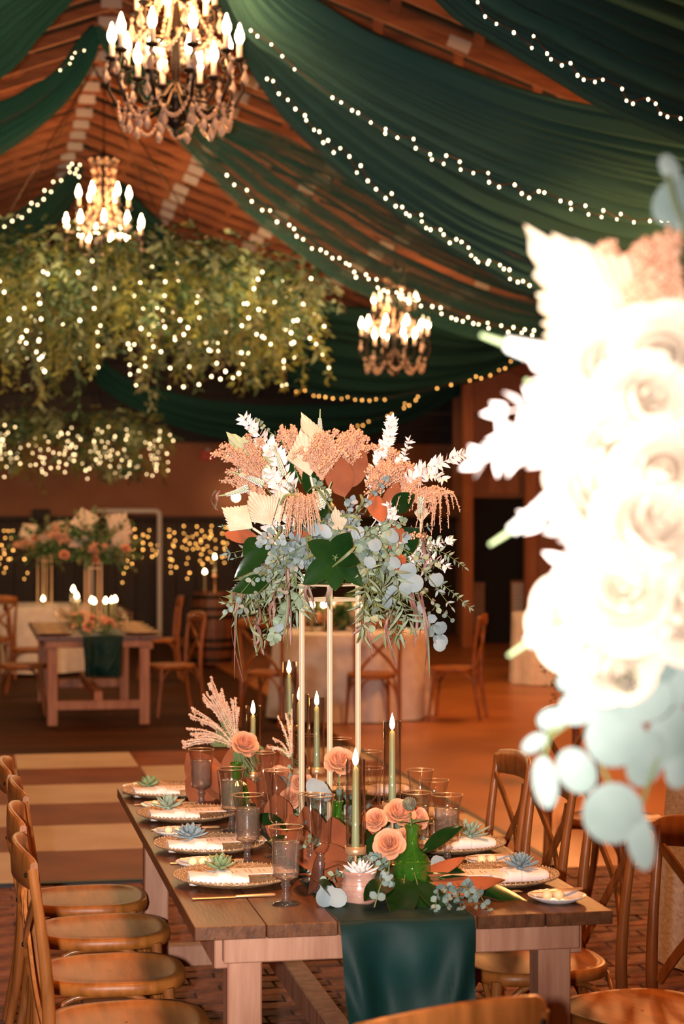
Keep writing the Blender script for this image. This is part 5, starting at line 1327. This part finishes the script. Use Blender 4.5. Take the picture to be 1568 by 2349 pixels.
B.palm(N(1560, 980, -.02), N(1330, 830, -.02), 0.093, spread=.7, stem=0.080)
B.palm(N(1560, 1260, -.02), N(1280, 1000, -.04), 0.113, spread=.75, stem=0.080)
B.palm(N(1600, 1420, -.04), N(1260, 1330, -.06), 0.120, spread=.8, stem=0.080)
B.spike(N(1330, 830, -.03), N(1102, 768, -.03), 0.0153, .006)
B.spike(N(1290, 950, .0), N(1205, 870, .0), 0.0160, .004)
B.spike(N(1300, 1120, -.02), N(1122, 1250, -.02), 0.0126, .004)
B.spike(N(1340, 1400, -.03), N(1165, 1505, -.03), 0.0140, -.004)
B.spike(N(1320, 1360, -.03), N(1205, 1420, -.03), 0.0160, -.004)
B.plume(N(1600, 900), N(1480, 600, .03), 22, .018, .25, blob=.0075); B.plume(N(1640, 760, .03), N(1430, 580, .05), 16, .012, .2, blob=.0075)
B.plume(N(1600, 1150), N(1400, 1090, -.03), 22, .018, .5, blob=.0075); B.plume(N(1640, 1100, .02), N(1520, 980, -.03), 22, .02, .4, mt='pampas', blob=.0075)
for pts, n, L in (([(1420, 1010), (1320, 960), (1250, 935), (1150, 945)], 7, .032), ([(1400, 1080), (1290, 1040), (1200, 1030), (1100, 1060)], 8, .032), ([(1380, 1000), (1300, 980), (1230, 985), (1160, 1000)], 7, .03), ([(1420, 900), (1330, 900), (1290, 900), (1240, 850)], 5, .028), ([(1500, 1500), (1400, 1300), (1330, 1230), (1230, 1190)], 9, .032), ([(1600, 1350), (1480, 1300), (1380, 1330), (1290, 1290)], 9, .034)):
    B.branch([N(x, y, -.03) for x, y in pts], 'r', n, L * 1.33, L * .66)
for k, (px, py, o, sz) in enumerate(((1400, 1020, -.06, .075), (1520, 1080, -.08, .08), (1470, 930, -.06, .075), (1360, 1160, -.06, .08), (1480, 1230, -.1, .085), (1340, 1420, -.06, .075), (1440, 1370, -.1, .085), (1550, 1400, -.1, .08), (1400, 1500, -.06, .07), (1520, 820, -.04, .08), (1380, 860, -.02, .07))):
    c = N(px, py, o); rose_parts(th, B.l(c), toc(c) + rv(.5), sz * 1.3, 'rose_cream', k)
for (b, t_, wd, bk) in (((1640, 1230), (1510, 1195), .05, 1), ((1600, 1160), (1500, 1130), .04, 1), ((1640, 1130), (1480, 1150), .05, 0)):
    B.magnolia(N(*b, -.09), N(*t_, -.1), wd * 1.33, bool(bk))
def near_leaf(px, py, rx, ry, off, rot=0, mt='leaf_near'):
    c = B.l(N(px, py, off)); k_ = (DN + off) / F; mb = MB(); n = 18; tw = R.uniform(-.3, .3)
    t1, t2 = RT * math.cos(tw) + FW * math.sin(tw), UP + FW * R.uniform(-.3, .3)
    vs = [c - FW * .004]
    for k in range(n):
        a = 2 * PI * k / n; u, v_ = rx * math.cos(a), ry * math.sin(a); x, y_ = u * math.cos(rot) - v_ * math.sin(rot), u * math.sin(rot) + v_ * math.cos(rot)
        vs.append(c + (t1 * x + t2 * y_) * k_)
    mb.add(vs, [(0, 1 + k, 1 + (k + 1) % n) for k in range(n)]); mb.build('eucalyptus_leaf', M[mt], th)
for q in ((1250, 1795, 30, 62, -.02, .15), (1322, 1768, 44, 58, -.02, .6), (1405, 1866, 70, 74, -.03), (1467, 1925, 32, 74, -.03, .2), (1535, 1690, 52, 76, -.02, -.3), (1410, 1690, 70, 72, -.03), (1330, 1620, 55, 40, -.03, .5), (1265, 1650, 34, 26, -.02, .3), (1225, 1705, 32, 20, -.02, .6), (1470, 1600, 75, 60, -.05), (1380, 1590, 60, 46, -.05), (1560, 1560, 70, 60, -.05), (1550, 1470, 60, 55, -.06),
          (1310, 1560, 34, 26, -.03, .4), (1480, 1740, 45, 70, -.02, -.2), (1545, 460, 45, 62, .02, -.6, 'leaf_eu'), (1535, 385, 22, 34, .02, .5), (1565, 500, 30, 34, .02), (1560, 1760, 34, 50, -.02, -.4), (1500, 1530, 60, 40, -.06, .3, 'leaf_eu'), (1450, 1540, 45, 45, -.07, 0, 'leaf_eu2')): near_leaf(*q)
for pts in ([(1560, 1450), (1480, 1560), (1420, 1640), (1380, 1760), (1400, 1800)], [(1440, 1560), (1330, 1640), (1260, 1690), (1245, 1740)], [(1600, 1500), (1550, 1620), (1500, 1760), (1466, 1860)], [(1650, 900), (1600, 600), (1545, 460), (1530, 400)], [(1600, 1480), (1440, 1560), (1330, 1620), (1220, 1710)]):
    MB().tube([B.l(N(x, y, -.02)) for x, y in pts], .0022, 6).build('stem', M['stem_green'], th)
for k in range(26):
    px, py = R.uniform(1340, 1600), R.uniform(820, 1560)
    p0 = N(px + 60, py + R.uniform(-20, 80), .03); e = N(px, py, R.uniform(-.07, .05)); B.euc([p0, p0.lerp(e, .5) + V((0, 0, .01)), e], 5, .045, R.choice(('leaf_near', 'leaf_eu')), True)
for (px, py) in ((1440, 1560), (1520, 1330), (1430, 1430), (1560, 1000)):
    c = N(px, py, -.09); mb = MB()
    for i in range(60):
        a = i * 2.4; zz = 1 - 2 * (i + .5) / 60; rr = math.sqrt(1 - zz * zz); mb.octa(B.l(c) + V((rr * math.cos(a), rr * math.sin(a), zz)) * .013, .004)
    mb.build('seed_head', M['pod'], th)

# ================================================================== background tables
# far farm table with its own runner, stand, flowers, candles and chairs
a, b = onz(120, 1664, 0), onz(330, 1660, 0)
FT = V(((a.x + b.x) / 2, (a.y + b.y) / 2 + 1.1, 0))
farm_table('far farm table at the left with a green runner, seen end on', (FT.x, FT.y, 0))
runner('dark green runner hanging from the end of the far left farm table', (FT.x + .03, FT.y, 0), 2.44, .34, .34, 7)
gold_stand('gold stand in the middle of the far left farm table', FT.x, FT.y - .4, TZ + .003, .60, rz=.2)
def far_flowers(label, x, y, z, rad, seed, np=5):
    r = random.Random(seed); th = thing('far_centerpiece', label, 'flower arrangement', (x, y, z), 0, 'far centrepieces'); c = V((x, y, z)); B = Bouquet(th, seed)
    MB().lathe([(.0, 0), (.06, 0), (.07, .05), (.0, .07)], 12).build('foam_base', M['leaf_green'], th)
    for k in range(70):
        d = V((r.gauss(0, 1), r.gauss(0, 1), r.uniform(-.55, .9))).normalized(); e = c + V((d.x * rad, d.y * rad, d.z * rad * .85 + .12))
        B.euc([c + V((0, 0, .05)), c.lerp(e, .55) + V((0, 0, .06)), e], 9, .055, r.choice(('leaf_green', 'leaf_green', 'leaf_olive')), r.random() < .5)
    for k in range(5):
        a = r.uniform(0, 6.3); e = c + V((math.cos(a) * rad * .7, math.sin(a) * rad * .4 - .1, rad * r.uniform(.5, 1.15))); B.palm(c.lerp(e, .55), e, .09, -FW, n=8)
    for k in range(np):
        a = r.uniform(0, 6.3); e = c + V((math.cos(a) * rad * .75, math.sin(a) * rad * .4 - .12, rad * r.uniform(.2, .95))); B.plume(c.lerp(e, .5), e, 9, .03, .4, blob=.013)
    for k in range(3):
        a = r.uniform(0, 6.3); e = c + V((math.cos(a) * rad * .7, -rad * .5, rad * r.uniform(-.1, .6))); rose_parts(th, e - c, toc(e) + V((.3, 0, .8)), .075, 'rose', k)
    return th
far_flowers('dark leafy centrepiece with palm spears on the far left table', FT.x, FT.y - .4, TZ + .61, .44, 41, 2)
x2 = onz(110, 1500, .76); x2 = P(112, 1420, 22.6)
rt2 = thing('round_table', 'linen-covered round table behind the far left farm table', 'table', (x2.x - .2, x2.y, 0), 0, 'linen-covered round tables'); round_table(rt2, .75, 'linen', 3)
gold_stand('gold stand on the linen table at the far left', x2.x - .05, x2.y, TZ + .003, .56, rz=.5)
far_flowers('peach and green centrepiece at the far left, behind the leafy one', x2.x - .05, x2.y, TZ + .57, .42, 42, 5)
CG = 'far cross-back chairs'
def far_chair(px, py, rz, lab): p = onz(px, py, 0); chair(p.x, p.y, rz, lab, CG)
far_chair(52, 1640, -PI / 2, 'far chair at the left edge beside the far farm table')
far_chair(392, 1640, PI / 2 + .25, 'far chair on the right of the far farm table')
far_chair(360, 1560, PI / 2, 'chair behind the one on the right of the far farm table')
far_chair(74, 1590, -PI / 2, 'chair farther back on the left of the far farm table')
far_chair(-14, 1556, .2, 'chair in front of the far linen table at the left edge')
# candles and glasses on the far table
fg = MB().lathe([(.03, .0), (.03, .19)], 14).mesh('glass_chimney', M['glass']); ft = MB().tube([(0, 0, 0), (0, 0, .19)], .011, 8).mesh('taper', M['taper'])
ff = MB().lathe([(.0, .19), (.012, .20), (.013, .215), (.0, .25)], 8).mesh('flame', M['flame']); fb = MB().lathe([(.0, 0), (.035, 0), (.01, .01), (.01, .1), (.03, .1), (.03, .12), (0, .12)], 12).mesh('holder', M['gold'])
def far_candle(label, p, h, s=1.0):
    t = thing('hurricane_candle', label, 'candle', p, 0, 'far candles'); k = h - .19
    link('holder', fb, t, M=Matrix.Diagonal((1, 1, max(.1, k / .12), 1))); link('taper', ft, t, M=Matrix.Translation((0, 0, k))); link('flame', ff, t, M=Matrix.Translation((0, 0, k)) @ Matrix.Diagonal((s, s, 1, 1)) if s != 1 else Matrix.Translation((0, 0, k))); link('glass_chimney', fg, t, M=Matrix.Translation((0, 0, k)))
    return t
fc = [(168, 1350, 0), (176, 1365, 1), (210, 1385, 2), (216, 1405, 3), (242, 1392, 4), (256, 1382, 5), (264, 1373, 6)]
nm = ['tallest candle left of the far gold stand', 'candle touching the tallest one left of the far stand', 'candle just left of the far gold stand', 'lower candle just left of the far gold stand', 'lowest candle right of the far gold stand', 'middle candle right of the far gold stand', 'highest candle right of the far gold stand']
for px, py, k in fc:
    d = pix(V((FT.x, FT.y + .1 + .12 * (k % 3), 0)))[2]; p = P(px, py, d); hz = p.z - TZ - .03; far_candle(nm[k], (p.x, p.y, TZ), max(.22, hz), 1.3)
far_candle('candle on the linen table at the far left', (P(99, 1373, 22.4).x, P(99, 1373, 22.4).y, TZ + .003), P(99, 1373, 22.4).z - TZ - .03, 1.4)
# clutter of amber glass and greenery on the far table
fgl = MB().lathe([(.0, 0), (.03, .0), (.006, .01), (.006, .08), (.03, .1), (.036, .19)], 12).mesh('tall_glass', M['glass'])
nmv = 'first second third fourth fifth sixth seventh eighth'.split()
for k in range(8):
    s = -1 if k % 2 == 0 else 1; o = link('tall_glass', fgl); o.location = (FT.x + s * .28, FT.y - .85 + .4 * (k // 2), TZ); tag(o, '%s glass on the %s side of the far farm table, from the front' % (nmv[k // 2], 'left' if s < 0 else 'right'), 'glass', 'far glasses')
    o = link('charger_plate', ch_me); o.location = (FT.x + s * .37, FT.y - .95 + .48 * (k // 2), TZ); tag(o, '%s charger plate on the %s side of the far farm table, from the front' % (nmv[k // 2], 'left' if s < 0 else 'right'), 'plate', 'far charger plates')
th = thing('greenery_garland', 'dark garland of leaves and peach blooms along the far left farm table', 'garland', (FT.x, FT.y, TZ + .004)); B = Bouquet(th, 51)
for k in range(34):
    p = V((FT.x + R.uniform(-.1, .1), FT.y - 1.2 + 2.2 * k / 34, TZ + .02)); e = p + V((R.uniform(-.2, .2), R.uniform(-.1, .1), R.uniform(.0, .12))); B.euc([p, p.lerp(e, .5) + V((0, 0, .04)), e], 6, .05, R.choice(('leaf_green', 'leaf_olive')), False)
for k in range(8): rose_parts(th, V((R.uniform(-.12, .12), -1.1 + .28 * k, .07)), V((0, -1, .6)), .09, 'rose', k)
# round table in the middle distance with three chairs
rc = onz(800, 1655, 0); rc.y += .5
rt3 = thing('round_table', 'linen-covered round table directly behind the gold stand', 'table', (rc.x + .1, rc.y, 0), 0, 'linen-covered round tables'); round_table(rt3, .68, 'linen', 5)
chair(rc.x + .11, rc.y - .95, .0, 'far chair with its crossed back toward the camera, behind the gold stand', CG)
chair(rc.x - .70, rc.y - .62, -.55, 'far chair left of the linen table behind the gold stand', CG)
chair(rc.x + .95, rc.y - .45, 1.15, 'far chair right of the linen table behind the gold stand', CG)
far_flowers('low arrangement on the linen table behind the gold stand', rc.x + .02, rc.y + .05, .764, .26, 44)
for k, (px, py) in enumerate(((715, 1433), (742, 1437), (698, 1345), (760, 1385), (822, 1400))):
    p = P(px, py, pix(V((rc.x, rc.y - .15, 0)))[2]); far_candle('%s small candle on the linen table behind the gold stand, from the left' % nmv[k], (p.x, p.y, .764), max(.21, p.z - .764 + .0), 1.5)
for k in range(6):
    a = .4 + k * 1.05; o = link('tall_glass', fgl); o.location = (rc.x + .1 + .42 * math.cos(a), rc.y + .42 * math.sin(a), .764); tag(o, '%s glass around the linen table behind the gold stand' % nmv[k], 'glass', 'far glasses')
# wine barrel with candles
bp_ = P(487, 1450, 23.5); bt = thing('wine_barrel', 'upright wine barrel with dark hoops against the far panelling', 'barrel', (bp_.x, bp_.y, 0))
ns = 16
for k in range(ns):
    a0, a1 = 2 * PI * k / ns, 2 * PI * (k + .96) / ns; mb = MB(); vs = []
    for i in range(9):
        z = .88 * i / 8; rr = .235 + .06 * math.sin(PI * i / 8)
        for a in (a0, a1):
            for q in (rr, rr - .02): vs.append(V((q * math.cos(a), q * math.sin(a), z)))
    fs = []
    for i in range(8):
        k4 = i * 4; fs += [(k4, k4 + 2, k4 + 6, k4 + 4), (k4 + 1, k4 + 5, k4 + 7, k4 + 3), (k4, k4 + 4, k4 + 5, k4 + 1), (k4 + 2, k4 + 3, k4 + 7, k4 + 6)]
    mb.add(vs, fs + [(0, 1, 3, 2), (32, 34, 35, 33)], 0, True); mb.build('stave', M['barrel'], bt)
for z in (.06, .2, .3, .58, .68, .82):
    rr = .237 + .06 * math.sin(PI * z / .88); MB().lathe([(rr, z - .02), (rr + .004, z - .02), (rr + .004, z + .02), (rr, z + .02)], 24).build('hoop', M['hoop'], bt)
MB().lathe([(.0, .85), (.22, .85), (.22, .862), (.0, .862)], 24).build('barrel_head', M['barrel'], bt)
far_candle('tall candle standing on the wine barrel', (bp_.x + .03, bp_.y, .862), .42, 1.2); far_candle('short round candle on the left of the wine barrel', (bp_.x - .1, bp_.y - .05, .862), .24, 1.6)
# lamp that shows between the petals at the left of the centrepiece
lp = ony(541, 1141, YF - .3); t = thing('globe_lamp', 'round glowing wall lamp showing between the plumes left of the centrepiece', 'lamp', (lp.x, lp.y, lp.z))
MB().ball((0, 0, 0), .05, 14, 9).build('globe', M['bulb'], t); MB().tube([(0, 0, .05), (0, .02, .12), (0, .3, .14)], .01, 6).build('bracket', M['iron'], t)
# lace-covered table and chairs at the right edge
le = onz(1640, 2185, 0); rt4 = thing('round_table', 'lace-covered table at the right edge behind the near chairs', 'table', (3.36, 7.0, 0), 0, 'lace-covered tables'); round_table(rt4, .68, 'lace', 8)
p = onz(1405, 2115, 0); chair(p.x, p.y, -2.5, 'chair behind the hanging eucalyptus, pushed toward the lace table', 'chairs at the lace table')
p = onz(1265, 1576, 0); rt5 = thing('round_table', 'pale draped table at the far right by the entrance bay', 'table', (p.x + .15, p.y + .5, 0), 0, 'linen-covered round tables'); round_table(rt5, .42, 'linen', 9)
p = P(1300, 1560, 12.5); th = thing('floor_plant', 'dark leafy flower stand glimpsed left of the blurred leaves at the far right', 'plant', (p.x + .06, p.y, 0)); B = Bouquet(th, 61)
MB().lathe([(.0, 0), (.16, 0), (.15, .03), (.025, .05), (.025, .62), (.12, .64), (.12, .70), (.0, .70)], 16).build('pedestal', M['barrel'], th)
for k in range(30):
    c = V((p.x + .06, p.y, .68)); e = c + V((R.uniform(-.22, .22), R.uniform(-.2, .2), R.uniform(-.12, .3))); B.euc([c, c.lerp(e, .5) + V((0, 0, .05)), e], 7, .05, R.choice(('leaf_green', 'mag_top')), False)
for k in range(4): rose_parts(th, V((R.uniform(-.16, .1), -.15, .72 + .08 * k)), V((-.2, -1, .4)), .09, 'rose', k)
